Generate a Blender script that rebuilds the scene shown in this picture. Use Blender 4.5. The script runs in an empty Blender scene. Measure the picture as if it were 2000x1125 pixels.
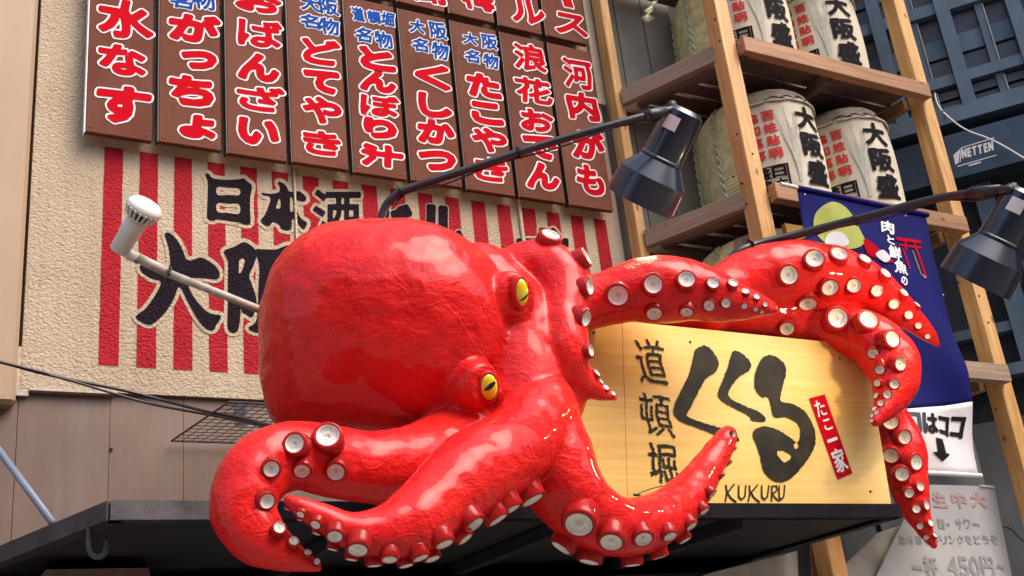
import bpy, bmesh, math, random
import numpy as np
from mathutils import Vector, Matrix, noise
from mathutils.bvhtree import BVHTree

SC = bpy.context.scene
# ------------------------------------------------------------------ camera
F = 2240.0                                   # focal length in pixels of a 2000 px wide picture
_v = np.array([-640., -5560., F]); _v /= np.linalg.norm(_v)
_u = np.array([4050., 438., F]); _u -= _u.dot(_v) * _v; _u /= np.linalg.norm(_u)
_n = np.cross(_v, _u)
R3 = np.array([_u, _n, _v])                  # world = R3 @ (right, down, forward)
CAM = np.array([0., 0., 1.6])
RIGHT, DOWN, FWD = (Vector(R3[:, i]) for i in range(3))
cam_data = bpy.data.cameras.new('camera')
cam_data.sensor_width = 36.0
cam_data.lens = F / 2000 * 36
cam_data.clip_start = 0.05
cam_data.clip_end = 2000
cam = bpy.data.objects.new('camera', cam_data)
SC.collection.objects.link(cam)
M = Matrix.Identity(4)
for i in range(3):
    M[i][0], M[i][1], M[i][2], M[i][3] = RIGHT[i], -DOWN[i], -FWD[i], CAM[i]
cam.matrix_world = M
SC.camera = cam
# ------------------------------------------------------------------ sky, sun, exposure
SUN_EL, SUN_AZ = math.radians(52), math.radians(150)   # azimuth: 0 = +Y, clockwise
world = bpy.data.worlds.new('World'); SC.world = world; world.use_nodes = True
wn = world.node_tree.nodes; wl = world.node_tree.links
sky = wn.new('ShaderNodeTexSky'); sky.sky_type = 'NISHITA'; sky.sun_disc = False
sky.sun_elevation = SUN_EL; sky.sun_rotation = SUN_AZ
sky.air_density = 1.0; sky.dust_density = 4.0; sky.ozone_density = 1.0
wl.new(sky.outputs[0], wn['Background'].inputs[0])
wn['Background'].inputs[1].default_value = 0.14
sd = bpy.data.lights.new('sun', 'SUN'); sd.energy = 1.15; sd.angle = math.radians(42); sd.color = (1.0, 0.93, 0.84)
sun = bpy.data.objects.new('sun', sd); SC.collection.objects.link(sun)
_dir = Vector((math.sin(SUN_AZ) * math.cos(SUN_EL), math.cos(SUN_AZ) * math.cos(SUN_EL), math.sin(SUN_EL)))
sun.rotation_euler = _dir.to_track_quat('Z', 'Y').to_euler()
sun.location = (0, -5, 15)
SC.view_settings.view_transform = 'Standard'
SC.view_settings.look = 'None'
SC.view_settings.exposure = 1.15
SC.view_settings.gamma = 1.0
SC.view_settings.use_curve_mapping = False
rnd = random.Random(7)

# ------------------------------------------------------------------ geometry of the view: pixel of the photograph + a distance -> a place
def W(x, y, Y=None, Z=None, X=None):
    d = R3 @ np.array([x - 1000., y - 562.5, F])
    if Y is not None: t = (Y - CAM[1]) / d[1]
    elif Z is not None: t = (Z - CAM[2]) / d[2]
    else: t = (X - CAM[0]) / d[0]
    return Vector(CAM + t * d)
def WP(x, y, p, n):                           # on the plane through p with normal n
    d = Vector(R3 @ np.array([x - 1000., y - 562.5, F])); c = Vector(CAM)
    return c + d * ((Vector(p) - c).dot(n) / d.dot(n))
def mpp(x, y, Y):                             # metres per pixel there
    return (W(x, y, Y) - Vector(CAM)).dot(FWD) / F

# ------------------------------------------------------------------ objects
def wloc(o):
    v = Vector((0, 0, 0))
    while o is not None:
        v = v + o.location; o = o.parent
    return v
def tag(o, label=None, cat=None, group=None, kind=None):
    if label: o['label'] = label
    if cat: o['category'] = cat
    if group: o['group'] = group
    if kind: o['kind'] = kind
    return o
def link(o, parent=None):
    SC.collection.objects.link(o)
    if parent is not None: o.parent = parent
    return o
def thing(name, label, cat, loc, group=None):
    o = bpy.data.objects.new(name, None); o.empty_display_size = .1
    o.location = loc
    link(o); return tag(o, label, cat, group)
def mesh(name, verts, faces, mat, parent=None, smooth=False, local=False, mats=None, midx=None):
    me = bpy.data.meshes.new(name)
    off = wloc(parent) if (parent is not None and not local) else Vector((0, 0, 0))
    me.from_pydata([tuple(Vector(v) - off) for v in verts], [], faces)
    for m in (mats or [mat]): me.materials.append(m)
    if midx:
        for p, i in zip(me.polygons, midx): p.material_index = i
    if smooth:
        for p in me.polygons: p.use_smooth = True
    me.update()
    return link(bpy.data.objects.new(name, me), parent)
class B:                                      # collects shapes for ONE mesh object
    def __init__(s): s.v = []; s.f = []
    def add(s, vs, fs):
        k = len(s.v); s.v += [Vector(v) for v in vs]; s.f += [tuple(i + k for i in f) for f in fs]; return s
    def box(s, x0, x1, y0, y1, z0, z1):
        return s.hexa([(x0,y0,z0),(x1,y0,z0),(x1,y1,z0),(x0,y1,z0),(x0,y0,z1),(x1,y0,z1),(x1,y1,z1),(x0,y1,z1)])
    def hexa(s, p):
        return s.add(p, [(0,3,2,1),(4,5,6,7),(0,1,5,4),(1,2,6,5),(2,3,7,6),(3,0,4,7)])
    def slab(s, quad, th):                    # quad (4 pts) pushed back by vector th
        q = [Vector(a) for a in quad]; th = Vector(th)
        return s.hexa([q[0] + th, q[1] + th, q[2] + th, q[3] + th, q[0], q[1], q[2], q[3]])
    def beam(s, p0, p1, w, h, side=(1, 0, 0)):
        p0, p1 = Vector(p0), Vector(p1); z = (p1 - p0).normalized()
        x = Vector(side); x = (x - x.dot(z) * z).normalized(); y = z.cross(x)
        a = [p + x * sx * w / 2 + y * sy * h / 2 for p in (p0, p1) for sx, sy in ((-1,-1),(1,-1),(1,1),(-1,1))]
        return s.hexa(a)
    def tube(s, pts, rad, n=10, cap=True):
        pts = [Vector(p) for p in pts]
        if not hasattr(rad, '__len__'): rad = [rad] * len(pts)
        t = [(pts[min(i + 1, len(pts) - 1)] - pts[max(i - 1, 0)]).normalized() for i in range(len(pts))]
        a = Vector((0, 0, 1)) if abs(t[0].z) < .9 else Vector((1, 0, 0))
        x = (a - a.dot(t[0]) * t[0]).normalized(); vs = []; fs = []
        for i, p in enumerate(pts):
            x = (x - x.dot(t[i]) * t[i]).normalized(); y = t[i].cross(x)
            for k in range(n):
                c = 2 * math.pi * k / n
                vs.append(p + (x * math.cos(c) + y * math.sin(c)) * rad[i])
        for i in range(len(pts) - 1):
            for k in range(n):
                a0, a1 = i * n + k, i * n + (k + 1) % n
                fs.append((a0, a1, a1 + n, a0 + n))
        if cap:
            fs.append(tuple(range(n))[::-1]); fs.append(tuple((len(pts) - 1) * n + k for k in range(n)))
        return s.add(vs, fs)
    def lathe(s, prof, n=24, mat=None, a0=0., a1=2 * math.pi):
        full = abs(a1 - a0 - 2 * math.pi) < 1e-6; m = n if full else n + 1; vs = []; fs = []
        for r, z in prof:
            for k in range(m):
                c = a0 + (a1 - a0) * k / n; vs.append(Vector((r * math.cos(c), r * math.sin(c), z)))
        for i in range(len(prof) - 1):
            for k in range(n):
                a, b = i * m + k, i * m + (k + 1) % m; fs.append((a, b, b + m, a + m))
        if mat is not None: vs = [mat @ v for v in vs]
        return s.add(vs, fs)
    def obj(s, name, mat, parent=None, smooth=False, bevel=0, **k):
        o = mesh(name, s.v, s.f, mat, parent, smooth, **k)
        if bevel:
            bm = bmesh.new(); bm.from_mesh(o.data)
            bmesh.ops.bevel(bm, geom=bm.edges[:], offset=bevel, segments=1, affect='EDGES', profile=.5)
            bm.to_mesh(o.data); bm.free()
        return o
def crom(P, n):                               # Catmull-Rom through rows of numbers
    P = np.array(P, float); Q = np.vstack([2 * P[0] - P[1], P, 2 * P[-1] - P[-2]]); out = []
    for i in range(1, len(Q) - 2):
        for k in range(n):
            t = k / n
            out.append(.5 * (2 * Q[i] + (Q[i+1] - Q[i-1]) * t + (2*Q[i-1] - 5*Q[i] + 4*Q[i+1] - Q[i+2]) * t*t + (3*Q[i] - Q[i-1] - 3*Q[i+1] + Q[i+2]) * t**3))
    out.append(P[-1]); return np.array(out)
def crom_closed(P, n):
    P = [list(p) for p in P]; Q = crom([P[-1]] + P + [P[0], P[1]], n)
    return Q[n:-n - 1]
def frame(z, x=(1, 0, 0)):
    z = Vector(z).normalized(); x = Vector(x); x = x - x.dot(z) * z
    if x.length < 1e-3: x = Vector((0, 1, 0)) - z.y * z
    x.normalize(); y = z.cross(x)
    m = Matrix.Identity(4)
    for i in range(3): m[i][0], m[i][1], m[i][2] = x[i], y[i], z[i]
    return m

# ------------------------------------------------------------------ materials
def sharp(o, deg=25):
    for p in o.data.polygons: p.use_smooth = True
    o.data.set_sharp_from_angle(angle=math.radians(deg)); return o
class NT:
    def __init__(s, name):
        s.m = bpy.data.materials.new(name); s.m.use_nodes = True; s.t = s.m.node_tree
        s.b = s.t.nodes['Principled BSDF']; s.tc = None
    def n(s, typ, **k):
        nd = s.t.nodes.new('ShaderNode' + typ)
        for a, b in k.items(): setattr(nd, a, b)
        return nd
    def l(s, a, b): s.t.links.new(a, b)
    def co(s, scale=(1, 1, 1), loc=(0, 0, 0), what='Object', rand=False):
        if s.tc is None: s.tc = s.n('TexCoord')
        mp = s.n('Mapping'); mp.inputs['Scale'].default_value = scale; mp.inputs['Location'].default_value = loc
        src = s.tc.outputs[what]
        if rand:
            oi = s.n('ObjectInfo'); mu = s.n('VectorMath', operation='SCALE'); mu.inputs[0].default_value = (37, 91, 53)
            s.l(oi.outputs['Random'], mu.inputs['Scale']); ad = s.n('VectorMath', operation='ADD')
            s.l(src, ad.inputs[0]); s.l(mu.outputs[0], ad.inputs[1]); src = ad.outputs[0]
        s.l(src, mp.inputs[0]); return mp.outputs[0]
    def noise(s, co, scale, detail=4, rough=.55, dist=0):
        nd = s.n('TexNoise'); nd.inputs['Scale'].default_value = scale; nd.inputs['Detail'].default_value = detail
        nd.inputs['Roughness'].default_value = rough; nd.inputs['Distortion'].default_value = dist
        s.l(co, nd.inputs['Vector']); return nd.outputs['Fac']
    def voro(s, co, scale, feature='F1', rnd_=1.):
        nd = s.n('TexVoronoi', feature=feature); nd.inputs['Scale'].default_value = scale
        nd.inputs['Randomness'].default_value = rnd_
        s.l(co, nd.inputs['Vector']); return nd.outputs['Distance']
    def ramp(s, fac, stops):
        r = s.n('ValToRGB'); e = r.color_ramp.elements
        while len(e) < len(stops): e.new(.5)
        for el, (p, c) in zip(e, stops):
            el.position = p; el.color = (c, c, c, 1) if not hasattr(c, '__len__') else (*c, 1)
        s.l(fac, r.inputs[0]); return r.outputs[0]
    def mix(s, fac, a, b, mode='MIX'):
        m = s.n('MixRGB', blend_type=mode)
        for sock, v in zip(m.inputs, (fac, a, b)):
            if isinstance(v, bpy.types.NodeSocket): s.l(v, sock)
            elif hasattr(v, '__len__'): sock.default_value = (*v, 1)
            else: sock.default_value = v
        return m.outputs[0]
    def math(s, op, a, b=0.):
        m = s.n('Math', operation=op)
        for sock, v in zip(m.inputs, (a, b)):
            if isinstance(v, bpy.types.NodeSocket): s.l(v, sock)
            else: sock.default_value = v
        return m.outputs[0]
    def bump(s, h, strength=.3, dist=.01):
        b = s.n('Bump'); b.inputs['Strength'].default_value = strength; b.inputs['Distance'].default_value = dist
        s.l(h, b.inputs['Height']); s.l(b.outputs[0], s.b.inputs['Normal']); return b
    def set(s, color=None, rough=None, **k):
        for key, v in [('Base Color', color), ('Roughness', rough)] + [(a.replace('_', ' '), b) for a, b in k.items()]:
            if v is None: continue
            i = s.b.inputs[key]
            if isinstance(v, bpy.types.NodeSocket): s.l(v, i)
            else: i.default_value = (*v, 1) if (hasattr(v, '__len__') and len(v) == 3) else v
        return s
def simple(name, col, rough=.6, var=.12, scale=8., bump=.0, bscale=60., **k):
    m = NT(name); co = m.co(rand=True)
    f = m.noise(co, scale, 5)
    c = m.mix(m.ramp(f, [(.3, 0.), (.7, 1.)]), tuple(x * (1 - var) for x in col), tuple(min(1, x * (1 + var)) for x in col))
    m.set(c, rough, **k)
    if bump: m.bump(m.noise(co, bscale, 4), bump, .004)
    return m.m
MAT = {}
def stucco():
    m = NT('beige_stucco'); co = m.co(); 
    f = m.noise(co, 1.3, 6, .65); g = m.noise(co, 52, 3, .6); v = m.voro(m.co((1, 1, 1.25)), 80, 'SMOOTH_F1')
    c = m.mix(m.ramp(f, [(.3, 0.), (.72, 1.)]), (.39, .30, .205), (.51, .41, .295))
    st = m.noise(m.co((14, 14, .9)), 1.0, 5, .7)
    c = m.mix(m.math('MULTIPLY', m.ramp(st, [(.48, 0.), (.72, 1.)]), .55), c, (.30, .22, .15))
    c = m.mix(m.math('MULTIPLY', m.ramp(g, [(.35, 1.), (.55, 0.)]), .25), c, (.34, .25, .17))
    m.set(c, .93); h = m.math('ADD', m.math('MULTIPLY', g, 1.3), m.math('MULTIPLY', v, -1.0)); m.bump(h, .6, .010); return m.m
def wallpaint(name, col):
    m = NT(name); co = m.co(); g = m.noise(co, 52, 3, .6); v = m.voro(m.co((1, 1, 1.25)), 80, 'SMOOTH_F1')
    f = m.noise(co, 6, 5, .7)
    c = m.mix(m.ramp(f, [(.3, 0.), (.75, 1.)]), tuple(x * .82 for x in col), tuple(x * 1.15 for x in col))
    m.set(c, .9, Specular_IOR_Level=.1); m.bump(m.math('ADD', m.math('MULTIPLY', g, 1.3), m.math('MULTIPLY', v, -1.0)), .7, .011); return m.m
def wood(name, dark, light, rough=.6, knots=True, grain=1., bump=.25):
    m = NT(name); a = m.co((14, 14, .9), rand=True); b = m.co((90, 90, 3), rand=True); cc = m.co((1, 1, .45), rand=True)
    f = m.noise(a, grain, 4, .6, 1.2); g = m.noise(b, 1., 3, .6)
    c = m.mix(m.ramp(f, [(.3, 0.), (.7, 1.)]), dark, light)
    c = m.mix(m.math('MULTIPLY', m.ramp(g, [(.4, 1.), (.62, 0.)]), .35), c, tuple(x * .55 for x in dark))
    bl = m.noise(m.co(rand=True), 2.3, 3); c = m.mix(m.math('MULTIPLY', m.ramp(bl, [(.5, 0.), (.8, 1.)]), .4), c, tuple(x * .6 for x in dark))
    if knots:
        k = m.ramp(m.voro(cc, 7.), [(.05, 1.), (.10, 0.)]); c = m.mix(m.math('MULTIPLY', k, .85), c, tuple(x * .22 for x in dark))
    m.set(c, rough); m.bump(g, bump, .003); return m.m
def octo_red():
    m = NT('glossy_red_paint'); co = m.co()
    f = m.noise(co, 2.2, 5, .6, .6); 
    c = m.mix(m.ramp(f, [(.32, 0.), (.7, 1.)]), (.62, .009, .013), (.76, .020, .015))
    g = m.noise(co, 9, 4, .65, .5); c = m.mix(m.math('MULTIPLY', m.ramp(g, [(.52, 0.), (.72, 1.)]), .15), c, (.42, .003, .008))
    k = m.noise(co, 60, 2); c = m.mix(m.math('MULTIPLY', m.ramp(k, [(.66, 0.), (.74, 1.)]), .25), c, (.75, .10, .08))
    bs = m.noise(m.co((3, 22, 8)), 1.4, 4, .6, .4); c = m.mix(m.math('MULTIPLY', m.ramp(bs, [(.42, 0.), (.66, 1.)]), .30), c, (.76, .024, .016))
    ge = m.n('NewGeometry'); sx = m.n('SeparateXYZ'); m.l(ge.outputs['Normal'], sx.inputs[0])
    du = m.math('MULTIPLY', m.ramp(sx.outputs['Z'], [(.45, 0.), (1., 1.)]), m.ramp(m.noise(co, 6, 5, .7), [(.4, .0), (.75, .16)])); c = m.mix(du, c, (.62, .20, .17))
    m.set(c, m.ramp(m.noise(co, 5, 4), [(.3, .30), (.75, .42)]), Coat_Weight=.42, Coat_Roughness=.07, Specular_IOR_Level=.06)
    rid = m.n('TexNoise', noise_type='RIDGED_MULTIFRACTAL') if False else None
    va = m.n('VectorMath', operation='ADD'); nz = m.n('TexNoise'); nz.inputs['Scale'].default_value = 2.5; m.l(co, nz.inputs['Vector'])
    m.l(co, va.inputs[0]); m.l(nz.outputs['Color'], va.inputs[1])
    cr = m.ramp(m.voro(va.outputs[0], 1.9, 'DISTANCE_TO_EDGE'), [(.0, 1.), (.025, 0.)])
    wr = m.math('MULTIPLY', m.noise(m.co((5, 5, 17)), 1.6, 4, .6, 1.2), .42)
    h0 = m.math('ADD', m.math('MULTIPLY', cr, .13), wr)
    h = m.math('ADD', m.math('MULTIPLY', m.noise(m.co((1, 1, 1)), 7, 3, .55, 1.4), 1.0), m.math('MULTIPLY', m.noise(co, 24, 5, .65, .8), .55))
    m.bump(m.math('ADD', h, h0), .8, .017); return m.m
def disc_mat():
    m = NT('sucker_white_paint'); co = m.co(rand=True)
    oc = m.co(); ln = m.n('VectorMath', operation='LENGTH'); m.l(oc, ln.inputs[0]); r = ln.outputs['Value']
    f = m.noise(co, 3.5, 5, .7)
    c = m.mix(m.ramp(f, [(.35, 0.), (.65, 1.)]), (.80, .76, .64), (.95, .93, .86))
    ring = m.ramp(r, [(.07, 1.), (.16, 0.)]); c = m.mix(m.math('MULTIPLY', ring, .6), c, (.16, .12, .05))
    ring2 = m.ramp(m.math('ABSOLUTE', m.math('SUBTRACT', m.math('ADD', r, m.math('MULTIPLY', f, .12)), .46)), [(.02, 1.), (.07, 0.)])
    c = m.mix(m.math('MULTIPLY', ring2, .35), c, (.35, .26, .14))
    m.set(c, .35, Coat_Weight=.3); m.bump(f, .4, .05); return m.m
MAT['stucco'] = stucco()
MAT['redstripe'] = wallpaint('mural_red_paint', (.36, .018, .026))
MAT['blackpaint'] = wallpaint('mural_black_paint', (.014, .009, .014))
MAT['cream'] = wallpaint('mural_cream_paint', (.62, .50, .38))
MAT['pillar'] = NT('pillar')
def pillar_mat():
    m = NT('warm_stone_panel'); f = m.noise(m.co((1, 1, .35)), 1.6, 6, .6)
    c = m.mix(m.ramp(f, [(.3, 0.), (.7, 1.)]), (.30, .19, .11), (.40, .275, .175)); m.set(c, .5)
    m.bump(m.noise(m.co(), 40, 3), .08, .003); return m.m
MAT['pillar'] = pillar_mat()
def clad_mat():
    m = NT('weathered_cladding'); f = m.noise(m.co((1, 1, .5)), 1.7, 6, .65)
    c = m.mix(m.ramp(f, [(.3, 0.), (.7, 1.)]), (.118, .072, .052), (.20, .132, .096))
    g = m.noise(m.co((16, 16, .5)), 1., 5, .7); c = m.mix(m.math('MULTIPLY', m.ramp(g, [(.5, 0.), (.72, 1.)]), .6), c, (.20, .155, .15))
    m.set(c, .45); m.bump(m.noise(m.co((3, 3, 1)), 3, 4), .15, .01); return m.m
MAT['clad'] = clad_mat()
MAT['plate'] = simple('brown_sign_board', (.105, .028, .015), .6, .14, 3., Specular_IOR_Level=.25)
def plate_mat():
    m = NT('brown_sign_board'); co = m.co(rand=True); oi = m.n('ObjectInfo')
    c = m.mix(oi.outputs['Random'], (.122, .037, .020), (.158, .053, .031))
    st = m.noise(m.co((26, 26, 1.2), rand=True), 1., 5, .7); c = m.mix(m.math('MULTIPLY', m.ramp(st, [(.5, 0.), (.74, 1.)]), .28), c, (.17, .075, .05))
    f = m.noise(co, 3, 5, .6); c = m.mix(m.math('MULTIPLY', m.ramp(f, [(.45, 0.), (.75, 1.)]), .3), c, (.07, .017, .010))
    m.set(c, m.ramp(f, [(.3, .6), (.7, .8)]), Specular_IOR_Level=.12); return m.m
MAT['plate'] = plate_mat()
MAT['plate_edge'] = simple('dark_brown_edge', (.035, .014, .012), .5)
MAT['white'] = simple('white_print', (.74, .70, .68), .5, .04, Specular_IOR_Level=.2)
MAT['redprint'] = simple('red_print', (.46, .003, .011), .8, .06, Specular_IOR_Level=.04)
MAT['blueprint'] = simple('blue_print', (.010, .065, .30), .8, .06, Specular_IOR_Level=.04)
MAT['octo'] = octo_red()
MAT['disc'] = disc_mat()
MAT['sockrim'] = simple('dark_red_rim', (.12, .004, .004), .4)
MAT['yellow'] = simple('eye_yellow_gloss', (.80, .62, .01), .12, .08, 30, Coat_Weight=1.)
MAT['black'] = simple('black_gloss', (.010, .010, .012), .3, .1)
MAT['lampblack'] = simple('lamp_navy_enamel', (.010, .015, .034), .30, .35, 6., .05, 90, Coat_Weight=.5, Coat_Roughness=.12)
MAT['armblack'] = simple('dark_painted_steel', (.020, .016, .022), .42, .3, 20, .2, 120)
MAT['metalgrey'] = simple('grey_weathered_steel', (.075, .070, .074), .5, .4, 9., .2, 80, Metallic=.6)
MAT['fascia'] = simple('canopy_edge_steel', (.010, .008, .012), .75, .45, 7., .2, 80, Specular_IOR_Level=.1)
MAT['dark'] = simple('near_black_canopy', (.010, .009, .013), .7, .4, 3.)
MAT['lampwhite'] = simple('white_lamp_enamel', (.72, .68, .62), .35, .06)
MAT['polewhite'] = simple('aged_white_pole', (.42, .36, .29), .5, .25, 30)
MAT['timber'] = wood('orange_timber', (.52, .24, .065), (.84, .50, .19), .55)
MAT['timber2'] = wood('reddish_rail_timber', (.27, .115, .05), (.50, .26, .13), .65)
MAT['greytimber'] = wood('greyed_timber', (.26, .17, .115), (.42, .30, .21), .75)
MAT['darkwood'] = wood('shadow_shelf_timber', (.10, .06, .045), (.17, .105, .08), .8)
# ------------------------------------------------------------------ flat lettering: outlines -> distance field -> cut polygons
class Field:
    def __init__(s, x0, x1, y0, y1, res):
        s.x0, s.y0 = x0, y0; s.h = max(x1 - x0, y1 - y0) / res
        s.nx = int(math.ceil((x1 - x0) / s.h)) + 1; s.ny = int(math.ceil((y1 - y0) / s.h)) + 1
        s.X, s.Y = np.meshgrid(x0 + np.arange(s.nx) * s.h, y0 + np.arange(s.ny) * s.h)
        s.d = np.full(s.X.shape, 1e9)
    def segs(s, E):
        px, py = s.X.ravel()[:, None], s.Y.ravel()[:, None]
        ax, ay, bx, by = E[:, 0, 0][None], E[:, 0, 1][None], E[:, 1, 0][None], E[:, 1, 1][None]
        dx, dy = bx - ax, by - ay; L = dx * dx + dy * dy + 1e-18
        t = np.clip(((px - ax) * dx + (py - ay) * dy) / L, 0, 1)
        d = np.sqrt(((px - ax - t * dx) ** 2 + (py - ay - t * dy) ** 2).min(1))
        cr = ((ay > py) != (by > py)) & (px < dx * (py - ay) / np.where(dy == 0, 1e-18, dy) + ax)
        ins = cr.sum(1) % 2 == 1
        s.d = np.where(ins, -d, d).reshape(s.X.shape); return s
    def strokes(s, lines):                    # lines of (x, y, r)
        for L in lines:
            for (ax, ay, ar), (bx, by, br) in zip(L[:-1], L[1:]):
                dx, dy = bx - ax, by - ay; q = dx * dx + dy * dy + 1e-12
                t = np.clip(((s.X - ax) * dx + (s.Y - ay) * dy) / q, 0, 1)
                s.d = np.minimum(s.d, np.hypot(s.X - ax - t * dx, s.Y - ay - t * dy) - (ar + (br - ar) * t))
        return s
    def rough(s, amp, freq, seed=0):
        s.d = s.d + np.array([[amp * noise.noise(Vector((x * freq, y * freq, seed))) for x, y in zip(a, b)] for a, b in zip(s.X, s.Y)]); return s
    def cut(s, off=0.):
        d = s.d - off; V = []; Fc = []
        ins = d < 0; full = ins[:-1, :-1] & ins[1:, :-1] & ins[:-1, 1:] & ins[1:, 1:]
        anyi = ins[:-1, :-1] | ins[1:, :-1] | ins[:-1, 1:] | ins[1:, 1:]
        idx = {}
        def vert(x, y):
            k = (round(x / s.h * 1e4), round(y / s.h * 1e4)); i = idx.get(k)
            if i is None: i = idx[k] = len(V); V.append((x, y))
            return i
        for j in range(s.ny - 1):
            i = 0
            while i < s.nx - 1:
                if not anyi[j, i]: i += 1; continue
                if full[j, i]:
                    k = i
                    while k < s.nx - 1 and full[j, k] and k - i < 8: k += 1
                    xa, xb = s.x0 + i * s.h, s.x0 + k * s.h; ya, yb = s.y0 + j * s.h, s.y0 + (j + 1) * s.h
                    Fc.append((vert(xa, ya), vert(xb, ya), vert(xb, yb), vert(xa, yb))); i = k; continue
                cs = [(i, j), (i + 1, j), (i + 1, j + 1), (i, j + 1)]; poly = []
                for a in range(4):
                    (i0, j0), (i1, j1) = cs[a], cs[(a + 1) % 4]; d0, d1 = d[j0, i0], d[j1, i1]
                    if d0 < 0: poly.append(vert(s.x0 + i0 * s.h, s.y0 + j0 * s.h))
                    if (d0 < 0) != (d1 < 0):
                        t = d0 / (d0 - d1); poly.append(vert(s.x0 + (i0 + t * (i1 - i0)) * s.h, s.y0 + (j0 + t * (j1 - j0)) * s.h))
                poly = [p for a, p in enumerate(poly) if p != poly[a - 1]]
                if len(poly) >= 3: Fc.append(tuple(poly))
                i += 1
        return V, Fc
_gl = {}
def glyph(ch):                                # boundary segments of a character, normalised to its own box 0..1
    if ch in _gl: return _gl[ch]
    cu = bpy.data.curves.new('t', 'FONT'); cu.body = ch; cu.size = 1; cu.resolution_u = 3
    o = bpy.data.objects.new('t', cu); SC.collection.objects.link(o)
    me = o.to_mesh() if False else bpy.data.meshes.new_from_object(o.evaluated_get(bpy.context.evaluated_depsgraph_get()))
    v = np.array([p.co[:2] for p in me.vertices]); cnt = {}
    for p in me.polygons:
        vs = list(p.vertices)
        for a, b in zip(vs, vs[1:] + vs[:1]): cnt[(min(a, b), max(a, b))] = cnt.get((min(a, b), max(a, b)), 0) + 1
    E = np.array([[v[a], v[b]] for (a, b), c in cnt.items() if c == 1])
    bpy.data.objects.remove(o); bpy.data.curves.remove(cu); bpy.data.meshes.remove(me)
    mn, mx = E.reshape(-1, 2).min(0), E.reshape(-1, 2).max(0)
    _gl[ch] = (E - mn) / np.maximum(mx - mn, 1e-6), (mx - mn); return _gl[ch]
_cut = {}
def glyph_cut(ch, bold, res=44, w=1., h=1.):
    """the character stretched to w x h (any unit), thickened by bold; returns 2-D verts, faces"""
    k = (ch, round(bold, 5), res, round(w, 4), round(h, 4))
    if k not in _cut:
        E, _ = glyph(ch); E = E * np.array([w, h]); p = abs(bold) + .06 * max(w, h)
        f = Field(-p, w + p, -p, h + p, res).segs(E); _cut[k] = f.cut(bold)
    return _cut[k]
def flat(parts, mapf):                        # [(V, F)] -> one B mapped into space
    b = B()
    for V, Fc in parts: b.add([mapf(*v) for v in V], Fc)
    return b
def poly_field(P, res=120, pad=8, holes=()):
    E = [];
    for Q in [P] + list(holes):
        Q = np.array(Q, float); E += [[a, c] for a, c in zip(Q, np.roll(Q, -1, 0))]
    E = np.array(E); mn, mx = E.reshape(-1, 2).min(0) - pad, E.reshape(-1, 2).max(0) + pad
    return Field(mn[0], mx[0], mn[1], mx[1], res).segs(E)

# ================================================================== SETTING
WALL_Y = 5.5
ground = mesh('ground', [(-400, -400, 0), (400, -400, 0), (400, 400, 0), (-400, 400, 0)], [(0, 1, 2, 3)],
              simple('street_paving', (.30, .27, .24), .8, .3, .6, .3, 4)); tag(ground, kind='structure')

# ---- the shop building: stucco front, mural, side pillar, cladding under it
shop = thing('shop_building', 'beige rough stucco shop front with red stripes and big black brushed characters painted on it', 'building', (.6, WALL_Y, 0))
B().box(.62, 4.22, WALL_Y, WALL_Y + .25, 3.395, 9).obj('stucco_wall', MAT['stucco'], shop)
B().box(.60, .66, WALL_Y + .002, WALL_Y + .2, 3.36, 3.60).box(.66, 1.05, WALL_Y - .012, WALL_Y + .1, 3.384, 3.3945).obj('flashing_strip', MAT['polewhite'], shop)
pl = B().box(-3, .60, WALL_Y - .06, WALL_Y + .3, 3.30, 9).obj('pillar', MAT['pillar'], shop, bevel=.02)
for x0, x1 in ((-3, .16), (.163, .62), (.623, 1.03), (1.0325, 1.38), (1.3825, 2.3), (2.3025, 3.3), (3.3025, 4.25)):
    B().box(x0, x1, WALL_Y + .03, WALL_Y + .08, 0, 3.392).obj('cladding_panel', MAT['clad'], shop)
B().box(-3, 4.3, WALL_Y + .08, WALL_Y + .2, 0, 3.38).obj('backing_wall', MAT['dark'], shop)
B().tube([(3.455, WALL_Y - .012, 9), (3.455, WALL_Y - .012, 3.9)], .012, 8).obj('conduit', MAT['cream'], shop)
B().tube([(1.99, WALL_Y - .01, 4.78), (1.99, WALL_Y - .01, 3.42)], .007, 6).obj('conduit', MAT['cream'], shop)
for i in range(20):                           # red stripes
    x = .965 + i * .1795
    if x > 4.1: break
    b = B(); n = 16; yy = WALL_Y - .002
    for s in range(n):
        za, zb = 3.530 + (4.735 - 3.530) * s / n, 3.530 + (4.735 - 3.530) * (s + 1) / n
        j = lambda z, q: .0030 * noise.noise(Vector((z * 9, i * 3.1, q)))
        b.add([(x + j(za, 0), yy, za), (x + .094 + j(za, 5), yy, za), (x + .094 + j(zb, 5), yy, zb), (x + j(zb, 0), yy, zb)], [(0, 1, 2, 3)])
    b.obj('painted_stripe', MAT['redstripe'], shop)
def wallmap(dy): return lambda x, y: W(x, y, WALL_Y - dy)
_mi = [0]
def mural(F0, name='painted_character', halo=7.2, core=0.):
    _mi[0] += 1; v = F0.cut(halo); flat([v], wallmap(.0028 + .0002 * _mi[0])).obj('painted_outline', MAT['stucco'], shop)
    flat([F0.cut(core)], wallmap(.0048 + .0002 * _mi[0])).obj(name, MAT['blackpaint'], shop)
def gfield(ch, x0, y0, x1, y1, res=64, skew=0., pad=12):
    E, _ = glyph(ch); E = E.copy(); X = x0 + E[..., 0] * (x1 - x0); Y = y1 - E[..., 1] * (y1 - y0) + (E[..., 0] - .5) * skew
    E = np.stack([X, Y], -1); mn, mx = E.reshape(-1, 2).min(0) - pad, E.reshape(-1, 2).max(0) + pad
    return Field(mn[0], mx[0], mn[1], mx[1], res).segs(E)
mk = lambda P, s, ox, oy: [(x / s + ox, y / s + oy) for x, y in P]
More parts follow.
